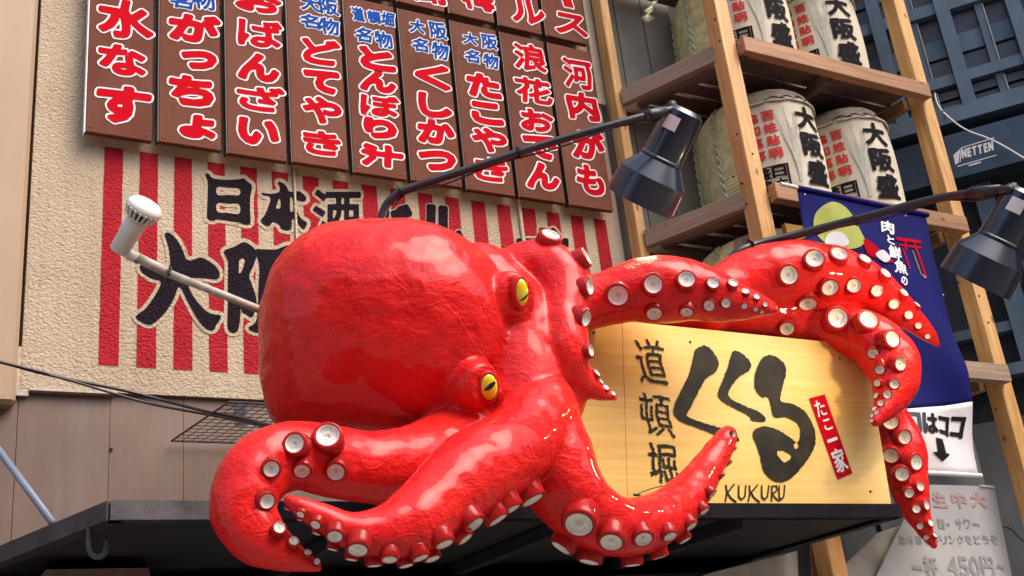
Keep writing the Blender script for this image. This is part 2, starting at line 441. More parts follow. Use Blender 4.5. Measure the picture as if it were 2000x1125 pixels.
r3 = lambda P: crom_closed(mk(P, 3.571, 380, 330), 3)
hi = poly_field(r3([(75,35),(100,35),(125,62),(200,75),(300,72),(345,65),(365,85),(398,110),(400,140),(388,200),(388,300),(390,380),(350,388),(310,372),(240,362),(160,350),(130,362),(90,345),(88,280),(92,180),(92,90)]),
                110, 12, [r3([(160,125),(235,130),(312,137),(312,182),(240,180),(160,180)]), r3([(160,237),(240,242),(312,245),(312,312),(240,306),(160,300)])])
mural(hi)
hon = poly_field(r3([(582,92),(612,95),(640,120),(660,155),(700,158),(730,155),(770,185),(780,215),(755,228),(715,220),(705,250),(720,310),(755,355),(785,375),(765,420),(735,400),(710,360),(680,350),(678,400),(660,428),(610,420),(590,390),(555,370),(540,375),(520,398),(490,392),(462,360),(490,320),(515,260),(530,215),(520,190),(485,185),(465,165),(520,172),(570,168),(595,150),(592,120)]),
                 110, 12, [r3([(592,205),(600,230),(598,270),(570,275),(575,245)]), r3([(668,200),(682,205),(690,250),(690,290),(668,292)])])
mural(hon)
mural(gfield('酒', 613, 372, 703, 478, 84), core=1.9)
mural(gfield('バ', 728, 400, 800, 478, 60, 10), core=5.5)
mural(gfield('ル', 820, 406, 900, 490, 60, 10), core=5.5)
r5 = lambda P: crom_closed(mk(P, 2.8133, 0, 350), 3)
dai = poly_field(r5([(905,300),(935,297),(975,335),(1005,390),(1025,440),(1060,443),(1100,430),(1150,450),(1195,490),(1208,525),(1190,550),(1130,545),(1040,545),(1045,610),(1090,680),(1150,735),(1215,750),(1190,800),(1170,830),(1130,820),(1080,760),(1030,670),(985,590),(955,660),(910,730),(860,780),(820,800),(780,785),(745,755),(800,710),(850,640),(885,565),(830,545),(780,510),(768,480),(790,462),(850,478),(925,485),(935,440),(925,370)]), 130, 12)
mural(dai)
ha = poly_field(r5([(1230,395),(1290,370),(1340,345),(1385,368),(1412,405),(1395,470),(1370,530),(1385,580),(1410,660),(1400,730),(1380,760),(1350,740),(1330,730),(1325,700),(1318,780),(1305,835),(1270,842),(1250,810),(1252,700),(1252,560),(1252,450)]), 110, 12,
                [r5([(1318,440),(1345,440),(1335,490),(1315,520),(1312,480)])])
mural(ha)
hb = poly_field(r5([(1405,390),(1440,385),(1520,385),(1580,362),(1640,385),(1700,400),(1690,480),(1560,500),(1500,500),(1500,560),(1700,570),(1720,640),(1640,760),(1690,830),(1650,850),(1560,790),(1480,845),(1400,840),(1365,815),(1400,790),(1415,740),(1420,600),(1425,480)]), 110, 12)
mural(hb)
mural(gfield('盛', 1000, 447, 1110, 620, 50), core=3)

# ================================================================== MENU BOARDS
PX0, PDX, PW = .851, .3665, .332
lower = [
 ('mizunasu', 'brown board reading 水なす, leftmost of the lower row, with white left edge', [], [('水',245,38,92,86),('な',240,118,80,66),('す',241,205,92,80)]),
 ('gatcho', 'lower-row brown board reading がっちょ, second from the left', [('名',352,2,40,34),('物',398,2,42,40)], [('が',380,55,88,64),('っ',388,118,62,42),('ち',374,178,80,64),('ょ',386,248,62,50)]),
 ('obanzai', 'lower-row brown board reading おばんざい, third from the left', [], [('お',506,6,82,44),('ば',508,66,82,62),('ん',506,132,74,60),('ざ',511,193,86,56),('い',506,258,74,56)]),
 ('doteyaki', 'lower-row brown board reading どてやき, fourth from the left, blue characters on top', [('大',607,8,36,34),('阪',643,14,36,36),('名',606,42,36,32),('物',644,52,38,38)], [('ど',628,102,72,58),('て',627,160,66,50),('や',628,216,72,58),('き',629,280,70,52)]),
 ('tonborijiru', 'lower-row brown board reading とんぼり汁, middle of the row, three narrow blue characters on top', [('道',699,28,24,32),('頓',729,34,26,30),('堀',758,38,26,32),('名',709,68,32,34),('物',749,78,34,38)], [('と',736,116,66,50),('ん',739,160,68,46),('ぼ',741,207,76,48),('り',743,252,62,44),('汁',746,305,80,48)]),
 ('kushikatsu', 'lower-row brown board reading くしかつ, fourth from the right, beside the lamp arm bend', [('大',815,52,30,32),('阪',855,60,34,38),('名',821,88,32,32),('物',859,100,34,40)], [('く',845,150,66,54),('し',850,207,62,52),('か',852,258,72,52),('つ',853,314,72,44)]),
 ('takoyaki', 'lower-row brown board reading たこやき, third from the right, crossed by the lamp arm', [('大',917,76,30,28),('阪',955,82,32,34),('名',922,110,30,30),('物',959,120,32,34)], [('た',945,168,66,52),('こ',950,222,62,48),('や',955,274,70,52),('き',959,332,68,50)]),
 ('naniwaoden', 'lower-row brown board reading 浪花おでん, second from the right', [], [('浪',1035,113,66,60),('花',1042,178,74,56),('お',1048,236,66,48),('で',1054,288,68,50),('ん',1060,344,66,56)]),
 ('kawachigamo', 'lower-row brown board reading 河内がも, last at the right end', [], [('河',1129,145,62,66),('内',1138,208,64,60),('が',1148,283,68,62),('も',1153,352,58,64)]),
]
upper = [None, None, None, None, ('ヤ', 'upper-row board almost cut off by the top edge, above the とんぼり汁 board'),
         ('鮪', 'upper-row board with only a sliver of red character above the くしかつ board'), ('梅', 'upper-row board with the lower half of a dense red character'),
         ('ル', 'upper-row board ending in a red ル, beside the right end board'), ('ス', 'upper-row board ending in ース at the right end')]
BOARD_Y = 5.40
def board(i, z0, z1, label):
    x0 = PX0 + i * PDX + .0025 * math.sin(i * 7.); dz = .004 * math.sin(i * 3.3 + z0)
    t = thing('menu_board', label, 'menu board', (x0 + PW / 2, BOARD_Y + .05, z0), 'brown menu boards on the shop front')
    B().box(x0, x0 + PW, BOARD_Y, BOARD_Y + .035, z0 + dz, z1).obj('panel', MAT['plate'], t, bevel=.0025)
    B().box(x0 + .02, x0 + PW - .02, BOARD_Y + .036, WALL_Y - .001, z0 + .06, z0 + .09).box(x0 + .02, x0 + PW - .02, BOARD_Y + .036, WALL_Y - .001, z1 - .10, z1 - .07).obj('batten', MAT['plate_edge'], t)
    B().box(x0 - .0075, x0 - .001, BOARD_Y + .002, BOARD_Y + .045, z0 + dz - .004, z1).obj('side_trim', MAT['white' if i == 0 else 'plate_edge'], t)
    for sx_, sz_ in ((.025, .03), (PW - .025, .03)):
        B().tube([(x0 + sx_, BOARD_Y - .0005, z0 + sz_), (x0 + sx_, BOARD_Y - .004, z0 + sz_)], .0055, 8).obj('screw', MAT['plate_edge'], t)
    return t, x0
def put(t, ch, cx, cy, wp, hp, mat, bold, halo, name):
    s = mpp(cx, cy, BOARD_Y); c = W(cx, cy, BOARD_Y); w, h = wp * s / .875, hp * s / .935
    w -= 2 * (bold + halo) * .6; h -= 2 * (bold + halo) * .6
    for off, dy, m, nm in ((bold + halo, .0025, MAT['white'], 'white_outline'), (bold, .005, mat, name)):
        V, Fc = glyph_cut(ch, off, 56 if hp > 42 else 44, w, h)
        def mp(x, y):
            wx = x - w / 2 + .006 * math.sin(y * 30 + cx); wz = y - h / 2 + .05 * (x - w / 2)
            return (c.x + wx, BOARD_Y - dy, c.z + wz)
        flat([(V, Fc)], mp).obj(nm, m, t)
for i, (nm, lab, blue, red) in enumerate(lower):
    t, x0 = board(i, 4.755, 5.975, lab)
    for ch, cx, cy, w, h in blue: put(t, ch, cx, cy, w, h, MAT['blueprint'], .0035, .0065, 'blue_character')
    for ch, cx, cy, w, h in red:
        kan = ch in '水汁浪花河内'
        put(t, ch, cx, cy, w, h, MAT['redprint'], .008 if ch in '浪花河' else (.0125 if kan else (.0085 if ch in 'きばぼざほ' else (.011 if ch in 'やなおもど' else .0145))), .010, 'red_character')
for i, u in enumerate(upper):
    if u is None: continue
    t, x0 = board(i, 6.03, 7.25, u[1])
    if u[0] == 'ヤ': continue
    cx, cy = {5: (838, -22), 6: (932, -8), 7: (1030, 18), 8: (1115, 48)}[i]
    put(t, u[0], cx, cy, 66, 66 if i != 8 else 48, MAT['redprint'], .010, .010, 'red_character')
    if i == 8:
        put(t, 'ー', 1108, 4, 20, 26, MAT['redprint'], .010, .010, 'red_character')
        c = W(1110, -28, BOARD_Y)

# ================================================================== CANOPY
CZ = 2.462
canopy = thing('shop_canopy', 'black flat canopy with grey steel edge carrying the octopus', 'canopy', (2.5, 5.5, CZ))
A = [(.734, 3.9), (.488, 4.66), (.21, 5.5), (4.40, 5.5), (4.40, 3.9)]
def prism(P, z0, z1):
    n = len(P); return B().add([(x, y, z) for z in (z0, z1) for x, y in P], [tuple(range(n)), tuple(range(n, 2 * n))[::-1]] + [(i, i + n, (i + 1) % n + n, (i + 1) % n) for i in range(n)])
prism(A[::-1], CZ - .010, CZ + .028).obj('canopy_panel', MAT['dark'], canopy)
def edge(a, b):
    a, b = Vector((*a, 0)), Vector((*b, 0)); d = (b - a).normalized(); nn = Vector((d.y, -d.x, 0))
    q = B(); z0, z1 = CZ - .022, CZ + .036
    q.hexa([(*(p.xy), z) for z in (z0, z1) for p in (a + nn * .002, b + nn * .002, b + nn * .012, a + nn * .012)])
    q.hexa([(*(p.xy), z) for z in (z0 - .006, z0) for p in (a - nn * .05, b - nn * .05, b + nn * .012, a + nn * .012)])
    return q
edge(A[0], (1.195, 3.9)).obj('edge_channel', MAT['metalgrey'], canopy); edge((1.198, 3.9), (4.40, 3.9)).obj('edge_channel', MAT['fascia'], canopy)
edge(A[2], A[0]).obj('edge_channel', MAT['metalgrey'], canopy)
edge((4.40, 3.9), (4.40, 5.5)).obj('edge_channel', MAT['dark'], canopy)
for x in (1.6, 2.5, 3.4): B().box(x, x + .05, 3.95, 5.45, CZ - .07, CZ - .017).obj('joist', MAT['dark'], canopy)
B().box(-2.5, 4.4, 4.9, 5.49, 1.2, 2.36).obj('shop_shade_box', MAT['dark'], shop)  # solid near-black box, its colour stands in for the shade below the canopy
# ================================================================== SIGNBOARD (held by the octopus)
BY = 3.93
def bm_(x, y, dy=0.): return W(x, y, BY - dy)
m = NT('golden_varnished_board'); a_ = m.co((.55, 9, 9)); f_ = m.noise(a_, 1.6, 5, .6, 1.0); g_ = m.noise(m.co((1.5, 60, 60)), 1., 3)
c_ = m.mix(m.ramp(f_, [(.3, 0.), (.7, 1.)]), (.74, .46, .115), (.88, .61, .19)); c_ = m.mix(m.math('MULTIPLY', m.ramp(g_, [(.45, 1.), (.65, 0.)]), .28), c_, (.60, .33, .07))
c_ = m.mix(m.math('MULTIPLY', m.ramp(m.noise(m.co((1.1, 1, 1)), 1.4, 2), [(.42, 0.), (.7, 1.)]), .5), c_, (.86, .67, .34))
m.set(c_, .45, Specular_IOR_Level=.3); m.bump(g_, .12, .002); MAT['board'] = m.m
sign = thing('wooden_signboard', 'golden wooden signboard with big black brush strokes and KUKURU below, held by the red octopus', 'signboard', W(1440, 990, BY))
TL, TR, BR, BL = (1128, 618), (1690, 675), (1742, 990), (1132, 985)
lerp = lambda a, b, t: (a[0] + (b[0] - a[0]) * t, a[1] + (b[1] - a[1]) * t)
cuts = [0, .155, 1.0]
th = Vector((0, .055, 0))
for a, b in zip(cuts[:-1], cuts[1:]):
    g = .0008 if b < 1 else 0
    B().slab([bm_(*lerp(BL, BR, a)), bm_(*lerp(BL, BR, b - g)), bm_(*lerp(TL, TR, b - g)), bm_(*lerp(TL, TR, a))], th).obj('board_plank', MAT['board'], sign, bevel=.0015)
s8 = lambda P, n=4: crom_closed(mk(P, 2.679, 1100, 600), n)
ink = NT('brushed_black_ink'); ik = ink.noise(ink.co((1, 1, 1)), 7, 4, .6)
ink.set(ink.mix(ink.ramp(ik, [(.42, 0.), (.68, 1.)]), (.008, .007, .006), (.030, .027, .010)), .6, Specular_IOR_Level=.2); MAT['ink'] = ink.m
def onboard(Fd, off, name, mat, dy): return flat([Fd.cut(off)], lambda x, y: bm_(x, y, dy)).obj(name, mat, sign)
for P, holes in [
  ([(690,225),(720,205),(755,205),(800,255),(815,305),(790,345),(745,375),(715,430),(680,500),(655,545),(650,570),(720,600),(820,630),(900,665),(920,700),(860,690),(790,665),(690,625),(620,600),(580,560),(580,520),(610,450),(650,370),(675,290)], []),
  ([(885,235),(905,228),(940,245),(975,280),(985,315),(960,340),(915,370),(880,415),(865,450),(880,480),(960,520),(1030,550),(1058,580),(1050,600),(985,592),(975,570),(900,530),(830,490),(810,460),(815,430),(840,370),(865,300)], []),
  ([(1050,260),(1085,250),(1120,262),(1160,300),(1165,350),(1145,430),(1140,490),(1200,505),(1260,540),(1300,600),(1320,660),(1312,740),(1270,810),(1210,880),(1160,912),(1120,915),(1080,895),(1045,850),(1030,780),(1010,720),(990,670),(1010,635),(1060,622),(1130,645),(1185,680),(1220,705),(1235,690),(1240,640),(1215,600),(1160,575),(1110,578),(1095,560),(1085,510),(1070,470),(1040,470),(1010,440),(1000,390),(1010,330),(1030,285)],
   [[(1117,757),(1150,750),(1195,778),(1165,812),(1140,797)], [(1205,722),(1222,708),(1232,728),(1218,744)]])]:
    Fd = poly_field(s8(P), 150, 6, [s8(h, 3) for h in holes]).rough(1.6, .22, len(P)); onboard(Fd, 0., 'brushed_character', MAT['ink'], .003)
def sg(ch, x0, y0, x1, y1, bold, name, mat, dy=.003, lean=0., skew=0., res=70, rough=0.):
    Fd = gfield(ch, x0, y0, x1, y1, res, skew, 4)
    if rough: Fd.rough(rough, .3, x0)
    V, Fc = Fd.cut(bold); cy = (y0 + y1) / 2
    return flat([(V, Fc)], lambda x, y: bm_(x + lean * (y - cy) + (1.6 * math.sin((y - y0) * .11) if rough else 0), y + (1.2 * math.sin((x - x0) * .12) if rough else 0), dy)).obj(name, mat, sign)
sg('道', 1244, 662, 1300, 750, .15, 'small_brushed_character', MAT['ink'], lean=.16, skew=8, rough=2.6)
sg('頓', 1252, 768, 1312, 852, .15, 'small_brushed_character', MAT['ink'], lean=.16, skew=8, rough=2.6)
sg('堀', 1268, 866, 1322, 944, .7, 'small_brushed_character', MAT['ink'], lean=.14, skew=6, rough=2.6)
K = [[[(1418,948,1.6),(1420,962,1.8),(1417,979,1.4)],[(1434,946,1.4),(1421,962,1.7),(1427,972,1.8),(1437,980,2)]],
     [[(1443,949,1.6),(1443,970,1.8),(1448,976,1.6),(1455,970,1.5),(1457,948,1.4)]],
     [[(1464,949,1.6),(1465,962,1.8),(1462,979,1.4)],[(1480,947,1.4),(1467,962,1.7),(1473,972,1.8),(1483,980,2)]],
     [[(1488,949,1.6),(1488,970,1.8),(1493,976,1.6),(1499,970,1.5),(1502,948,1.4)]],
     [[(1508,950,1.6),(1507,978,1.6)],[(1507,950,1.5),(1517,949,1.5),(1518,958,1.5),(1509,964,1.5),(1514,972,1.6),(1522,978,1.6)]],
     [[(1522,949,1.6),(1522,970,1.8),(1525,976,1.6),(1531,970,1.5),(1533,948,1.4)]]]
for L in K:
    xs = [p[0] for l in L for p in l]; ys = [p[1] for l in L for p in l]
    Fd = Field(min(xs) - 4, max(xs) + 4, min(ys) - 4, max(ys) + 4, 46).strokes(L); onboard(Fd, 0., 'letter', MAT['ink'], .003)
# red label
q = [(1580,778),(1611,770),(1665,924),(1636,937)]
mesh('red_label', [bm_(*p, .003) for p in q[::-1]], [(0, 1, 2, 3)], MAT['redprint'], sign)
def onlabel(ch, t0, t1, s0, s1, bold):
    V, Fc = glyph_cut(ch, bold, 40, s1 - s0, t1 - t0)
    def mp(x, y):
        s = s0 + x; t = t1 - y; s /= 31.; t /= 158.
        a = lerp(q[0], q[3], t); b = lerp(q[1], q[2], t); return bm_(*lerp(a, b, s), .006)
    flat([(V, Fc)], mp).obj('cream_character', MAT['white'], sign)
onlabel('た', 8, 38, 5, 23, .4); onlabel('こ', 46, 66, 10, 24, .6); onlabel('一', 84, 88, 7, 25, 1.0); onlabel('家', 104, 148, 5, 27, .9)
B().tube([W(x, y, BY - .02) for x, y in ((1244,966),(1252,962),(1270,955),(1300,948),(1318,946),(1335,940))], .0022, 5).obj('tie_wire', MAT['armblack'], sign)
B().tube([W(1238, 966, BY - .018), W(1250, 968, BY - .018)], .006, 6).obj('screw_hook', MAT['armblack'], sign)
for px, py in ((1348, 668), (1640, 700), (1700, 960), (1160, 650)):
    B().tube([W(px, py, BY), W(px, py, BY - .004)], .006, 8).obj('screw', MAT['armblack'], sign)

# ================================================================== OCTOPUS
octo = thing('red_octopus', 'huge glossy red octopus sculpture with yellow eyes and white suckers gripping the wooden signboard', 'octopus', (2.1, 3.9, 2.49))
ARMS = {  # (px, py, Y, radius px)
 'A': [(980,840,3.62,66),(900,860,3.58,70),(820,900,3.52,76),(740,912,3.47,72),(660,904,3.45,70),(590,888,3.42,66),(520,908,3.40,70),(480,962,3.38,68),(480,1012,3.36,63),(508,1052,3.34,53),(552,1082,3.32,37),(594,1099,3.31,22),(622,1108,3.30,10)],
 'B': [(1060,800,3.45,70),(1010,870,3.36,80),(950,908,3.30,84),(890,950,3.26,80),(845,990,3.23,74),(800,1024,3.21,66),(745,1040,3.20,54),(690,1038,3.20,42),(640,1016,3.21,31),(595,994,3.22,21),(560,976,3.23,11)],
 'C': [(1050,800,3.50,76),(1078,880,3.44,78),(1102,950,3.42,78),(1148,1000,3.42,70),(1205,1028,3.44,60),(1265,1024,3.48,54),(1322,988,3.53,47),(1365,938,3.57,37),(1398,888,3.60,29),(1422,850,3.62,19)],
 'D': [(990,620,3.68,78),(1000,556,3.64,68),(1042,532,3.58,63),(1084,540,3.52,62),(1102,580,3.48,54),(1098,640,3.45,50),(1106,695,3.43,48),(1126,733,3.44,35),(1155,757,3.46,22),(1182,771,3.48,13),(1203,778,3.50,6)],
 'E': [(1080,610,3.88,60),(1150,592,3.82,52),(1210,576,3.76,58),(1270,566,3.70,66),(1330,566,3.65,64),(1385,576,3.61,54),(1435,588,3.58,40),(1475,596,3.56,26),(1508,602,3.55,12)],
 'T': [(1080,620,4.0,60),(1200,588,4.06,50),(1330,596,4.08,48),(1450,606,4.06,48),(1540,618,4.02,46),(1610,630,3.95,46),(1664,648,3.87,50),(1712,672,3.79,54),(1742,712,3.74,55),(1748,752,3.71,44),(1734,790,3.70,28),(1710,824,3.69,10)],
 'F': [(1380,600,4.05,55),(1440,562,4.02,60),(1500,542,3.96,66),(1565,534,3.90,66),(1630,540,3.86,60),(1690,560,3.83,50),(1740,592,3.81,38),(1785,628,3.80,25),(1815,655,3.79,14),(1832,674,3.79,6)],
 'H': [(1650,700,4.16,40),(1700,770,4.14,42),(1745,835,4.12,42),(1765,885,4.10,44),(1773,935,4.08,40),(1785,985,4.06,30),(1802,1025,4.05,20),(1824,1065,4.04,8)],
}
SUP = [  # head and face masses, tube chains
 [(930,560,3.66,90),(1000,640,3.60,95),(1015,730,3.56,95),(1020,810,3.52,85)],
 [(1030,600,3.68,80),(1060,700,3.62,85),(1075,780,3.56,70)],
 [(965,585,3.52,52),(990,579,3.44,50),(1010,574,3.37,43)],
 [(900,752,3.52,54),(926,750,3.44,50),(948,753,3.385,42)],
]
def densify(P, n=7): return crom(P, n)
def w4(p): return W(p[0], p[1], p[2]), p[3] * mpp(p[0], p[1], p[2])
bb = B(); lines = {}
for k, P in list(ARMS.items()) + [('S%d' % i, p) for i, p in enumerate(SUP)]:
    D = densify(P); lines[k] = D; pts = []; rad = []
    for p in D:
        a, r = w4(p); pts.append(a); rad.append(max(r, .006))
    # rounded ends
    t0 = (pts[0] - pts[1]).normalized(); t1 = (pts[-1] - pts[-2]).normalized(); r0, r1 = rad[0], rad[-1]
    flatend = k in ('S2', 'S3')
    pre = [(pts[0] + t0 * r0 * s, r0 * c) for s, c in ((.95, .3), (.7, .71), (.38, .92))]
    post = [] if flatend else [(pts[-1] + t1 * r1 * s, r1 * c) for s, c in ((.38, .92), (.7, .71), (.95, .3))]
    pts = [a for a, _ in pre] + pts + [a for a, _ in post]; rad = [b for _, b in pre] + rad + [b for _, b in post]
    bb.tube(pts, rad, 24)
# mantle
MC = (738, 636, 3.78)
outl = [(508,650),(514,585),(536,520),(575,470),(620,444),(680,430),(745,426),(810,428),(870,443),(925,478),(968,525),(1000,600),(1005,680),(975,770),(900,828),(840,846),(770,846),(700,838),(620,836),(565,838),(532,815),(513,740)]
ol = crom_closed(outl, 6); ang = np.arctan2(ol[:, 1] - MC[1], ol[:, 0] - MC[0]); rr = np.hypot(ol[:, 1] - MC[1], ol[:, 0] - MC[0])
o_ = np.argsort(ang); ang, rr = ang[o_], rr[o_]
mc = W(*MC); ms = mpp(*MC); vs = []; fs = []; NA, NB = 72, 40
for j in range(NB + 1):
    ps = math.pi * (j / NB - .5)
    for i in range(NA):
        a = 2 * math.pi * i / NA - math.pi; r = np.interp(a, ang, rr, period=2 * math.pi) * ms
        c = math.cos(ps) ** .92; s = math.copysign(abs(math.sin(ps)) ** .95, math.sin(ps))
        depth = 215 * ms * (.95 if s > 0 else .95)
        vs.append(mc + (RIGHT * math.cos(a) + DOWN * math.sin(a)) * r * c - FWD * depth * s)
for j in range(NB):
    for i in range(NA):
        a, b = j * NA + i, j * NA + (i + 1) % NA; fs.append((a, b, b + NA, a + NA))
fs.append(tuple(range(NA))[::-1]); fs.append(tuple(NB * NA + i for i in range(NA)))
bb.add(vs, fs)
src = mesh('t', bb.v, bb.f, None) if False else None
me = bpy.data.meshes.new('t'); me.from_pydata([tuple(v) for v in bb.v], [], bb.f); me.update()
bmt = bmesh.new(); bmt.from_mesh(me); bmesh.ops.recalc_face_normals(bmt, faces=bmt.faces[:]); bmt.to_mesh(me); bmt.free()
tmp = bpy.data.objects.new('t', me); SC.collection.objects.link(tmp)
md = tmp.modifiers.new('r', 'REMESH'); md.mode = 'VOXEL'; md.voxel_size = .0105; md.use_smooth_shade = True
sm = tmp.modifiers.new('s', 'SMOOTH'); sm.factor = .5; sm.iterations = 7
res = bpy.data.meshes.new_from_object(tmp.evaluated_get(bpy.context.evaluated_depsgraph_get()))
bpy.data.objects.remove(tmp)
nv = len(res.vertices); co = np.empty(nv * 3); res.vertices.foreach_get('co', co); co = co.reshape(-1, 3)
nr = np.empty(nv * 3); res.vertices.foreach_get('normal', nr); nr = nr.reshape(-1, 3)
disp = np.array([.0075 * noise.noise(Vector(c * 6.5)) + .0035 * noise.noise(Vector(c * 17)) + .004 * max(0, noise.noise(Vector((c[0] * 9, c[1] * 9, c[2] * 3))) - .25) for c in co])
co = co + nr * disp[:, None]; res.vertices.foreach_set('co', co.ravel()); res.update()
res.vertices.foreach_get('normal', nr.reshape(-1)) if False else None
nr = np.array([v.normal[:] for v in res.vertices])
# nearest member decides which part a face belongs to
keys = list(ARMS); cand = []
for k in keys + ['S0', 'S1']:
    for p in lines[k]:
        a, r = w4(p); cand.append((*a, r, keys.index(k) if k in keys else 99))
cand.append((*mc, 200 * ms, 99)); cand = np.array(cand)
nf = len(res.polygons); fc = np.empty(nf * 3); res.polygons.foreach_get('center', fc); fc = fc.reshape(-1, 3)
lab = np.empty(nf, int)
for s in range(0, nf, 4000):
    d = np.linalg.norm(fc[s:s+4000, None] - cand[None, :, :3], axis=2) - cand[None, :, 3]
    lab[s:s+4000] = cand[d.argmin(1), 4]
lv = np.empty(len(res.loops), int); res.loops.foreach_get('vertex_index', lv)
ls = np.empty(nf, int); res.polygons.foreach_get('loop_start', ls); lt = np.empty(nf, int); res.polygons.foreach_get('loop_total', lt)
oc = np.array(wloc(octo))
def submesh(sel, name):
    fl = [lv[ls[i]:ls[i] + lt[i]] for i in np.nonzero(sel)[0]]
    used = np.unique(np.concatenate(fl)); mp = np.full(nv, -1); mp[used] = np.arange(len(used))
    me = bpy.data.meshes.new(name); me.from_pydata((co[used] - oc).tolist(), [], [tuple(mp[f]) for f in fl])
    me.materials.append(MAT['octo']); me.polygons.foreach_set('use_smooth', [True] * len(me.polygons)); me.update()
    me.normals_split_custom_set_from_vertices(nr[used].tolist())
    return link(bpy.data.objects.new(name, me), octo)
mantle = submesh(lab == 99, 'mantle')
for i, k in enumerate(keys): submesh(lab == i, 'tentacle')
# texture space is shared: every part keeps the octopus' own coordinates
# ---- suckers
cb = B().lathe([(.98, -2.6), (1.5, -2.2), (1.50, -1.6), (1.44, -.8), (1.40, -.12), (1.30, .04), (1.10, .06), (1.00, -.02), (.97, -.28), (.92, -.30)], 20)
cme = mesh('sucker', cb.v, cb.f, MAT['octo'], smooth=True); collar_me = cme.data; bpy.data.objects.remove(cme)
rm = B().lathe([(1.13, -.0), (1.08, .02), (1.05, -.10), (1.03, -.28)], 20)
db = B().lathe([(1.03, .052), (.98, .035), (.92, -.12), (.82, -.26), (.50, -.33), (.30, -.30), (.16, -.32), (.10, -.42), (.001, -.44)], 20)
dme = mesh('sucker_disc', db.v, db.f, MAT['disc'], smooth=True); disc_me = dme.data; bpy.data.objects.remove(dme)
for me_ in (collar_me,):
    me_.materials.clear(); me_.materials.append(MAT['octo'])
SUCK = {
 'A': [(640,850,22),(575,866,18),(656,922,17),(590,920,15),(530,916,15),(522,979,14),(546,1030,11),(574,1056,9),(601,1079,7),(619,1097,6)],
 'B': [(1053,992,20),(995,997,20),(927,1025,17),(868,1063,15),(822,1090,14),(761,1093,13),(699,1074,17),(654,1048,13),(616,1025,9),(587,1005,7),(557,1000,5),(995,1039,18),(923,1062,14),(734,1119,12),(684,1111,10),(644,1088,9),(611,1057,7),(581,1029,5),(800,1118,12),(856,1104,13)],
 'C': [(1131,1024,24),(1194,1059,19),(1257,1053,15),(1309,1048,12),(1351,1028,10),(1376,999,9),(1392,966,8),(1410,934,7),(1427,909,6),(1437,881,5),(1434,848,5),(1081,1083,19),(1145,1104,19),(1234,1106,15),(1290,1093,13),(1342,1060,11)],
 'D': [(1076,455,19),(1147,500,16),(1152,560,15),(1145,622,15),(1154,684,12),(1166,726,9),(1184,756,6),(1198,768,5),(1176,742,5),(1190,750,4)],
 'E': [(1207,577,19),(1276,555,17),(1341,545,16),(1393,552,11),(1432,552,9),(1456,568,7),(1478,579,6),(1495,594,5),(1278,613,15),(1341,610,12),(1385,597,11),(1418,592,9),(1454,598,6),(1476,604,4),(1488,610,4)],
 'F': [(1541,537,17),(1591,505,17),(1639,495,15),(1690,505,12),(1730,533,11),(1766,571,9),(1792,594,7),(1578,594,17),(1621,562,16),(1668,558,13),(1713,568,11),(1746,594,9),(1775,615,8),(1794,636,6),(1812,657,5)],
 'T': [(1537,642,14),(1636,621,19),(1696,624,18),(1743,662,15),(1759,711,12),(1747,750,9),(1733,770,8),(1720,787,6),(1712,805,5),(1705,690,10),(1718,722,9),(1713,748,7),(1705,770,6),(1698,790,5),(1696,807,4),(1702,821,4)],
 'H': [(1739,823,15),(1767,854,13),(1740,890,14),(1790,903,14),(1762,926,13),(1798,950,9),(1776,963,9),(1810,986,9),(1790,994,8),(1818,1021,7),(1797,1028,6),(1826,1045,5),(1809,1050,5)],
}
BIAS = {'C': (0, .25), 'B': (.1, .2), 'D': (.15, .1)}
bvh = BVHTree.FromPolygons([Vector(c) for c in co], [tuple(lv[ls[i]:ls[i] + lt[i]]) for i in range(nf)])
for k, L in SUCK.items():
    D = lines[k]
    for x, y, r in L:
        q = D[np.argmin(np.hypot(D[:, 0] - x, D[:, 1] - y) / (1 + 0 * D[:, 3]))]
        r *= {'B': 1.06, 'C': 1.04, 'A': .95}.get(k, .93)
        dx, dy = x - q[0], y - q[1]; h = r * ((1.1 if k in 'ABC' else .8) if r > 8 else .6); Lp = q[3] * .97 + h; s = math.hypot(dx, dy) / Lp
        cap = s > .97
        if cap: dx, dy, s = dx / s * .97, dy / s * .97, .97
        sc = mpp(x, y, q[2]); tw = math.sqrt(1 - s * s)
        pos = W(q[0], q[1], q[2]) + (RIGHT * dx + DOWN * dy) * sc - FWD * tw * Lp * sc
        # exact pixel, same depth
        dep = (pos - Vector(CAM)).dot(FWD); ray = Vector(R3 @ np.array([x - 1000., y - 562.5, F])); pos = pos if cap else Vector(CAM) + ray * (dep / F)
        bx, by = BIAS.get(k, (0, 0))
        lat = math.hypot(dx / Lp, dy / Lp); tmin = {'B': .62, 'C': .62, 'A': .5}.get(k, .35) * (1 if lat < .9 else .85)
        nd = (RIGHT * (dx / Lp + bx) + DOWN * (dy / Lp + by) - FWD * max(tw, tmin)).normalized()
        nd = (nd + Vector((rnd.gauss(0, .05), rnd.gauss(0, .05), rnd.gauss(0, .05)))).normalized()
        rd_ = ray.normalized(); H = h * sc * .95                             # keep the disc proud of the skin
        for _ in range(0 if cap else 25):
            hp, hn, _i, hd = bvh.find_nearest(pos)
            sdist = (pos - hp).dot(hn)
            if sdist >= H * .8: break
            pos = pos - rd_ * .004
        c = bpy.data.objects.new('sucker', collar_me); link(c, octo)
        S = frame(nd, RIGHT) @ Matrix.Rotation(rnd.random() * 6.28, 4, 'Z') @ Matrix.Diagonal((r * sc, r * sc * rnd.uniform(.94, 1.04), r * sc * (.85 if r > 8 else .55), 1))
        c.matrix_local = Matrix.Translation(pos - wloc(octo)) @ S
        d = bpy.data.objects.new('sucker_disc', disc_me); link(d, c)
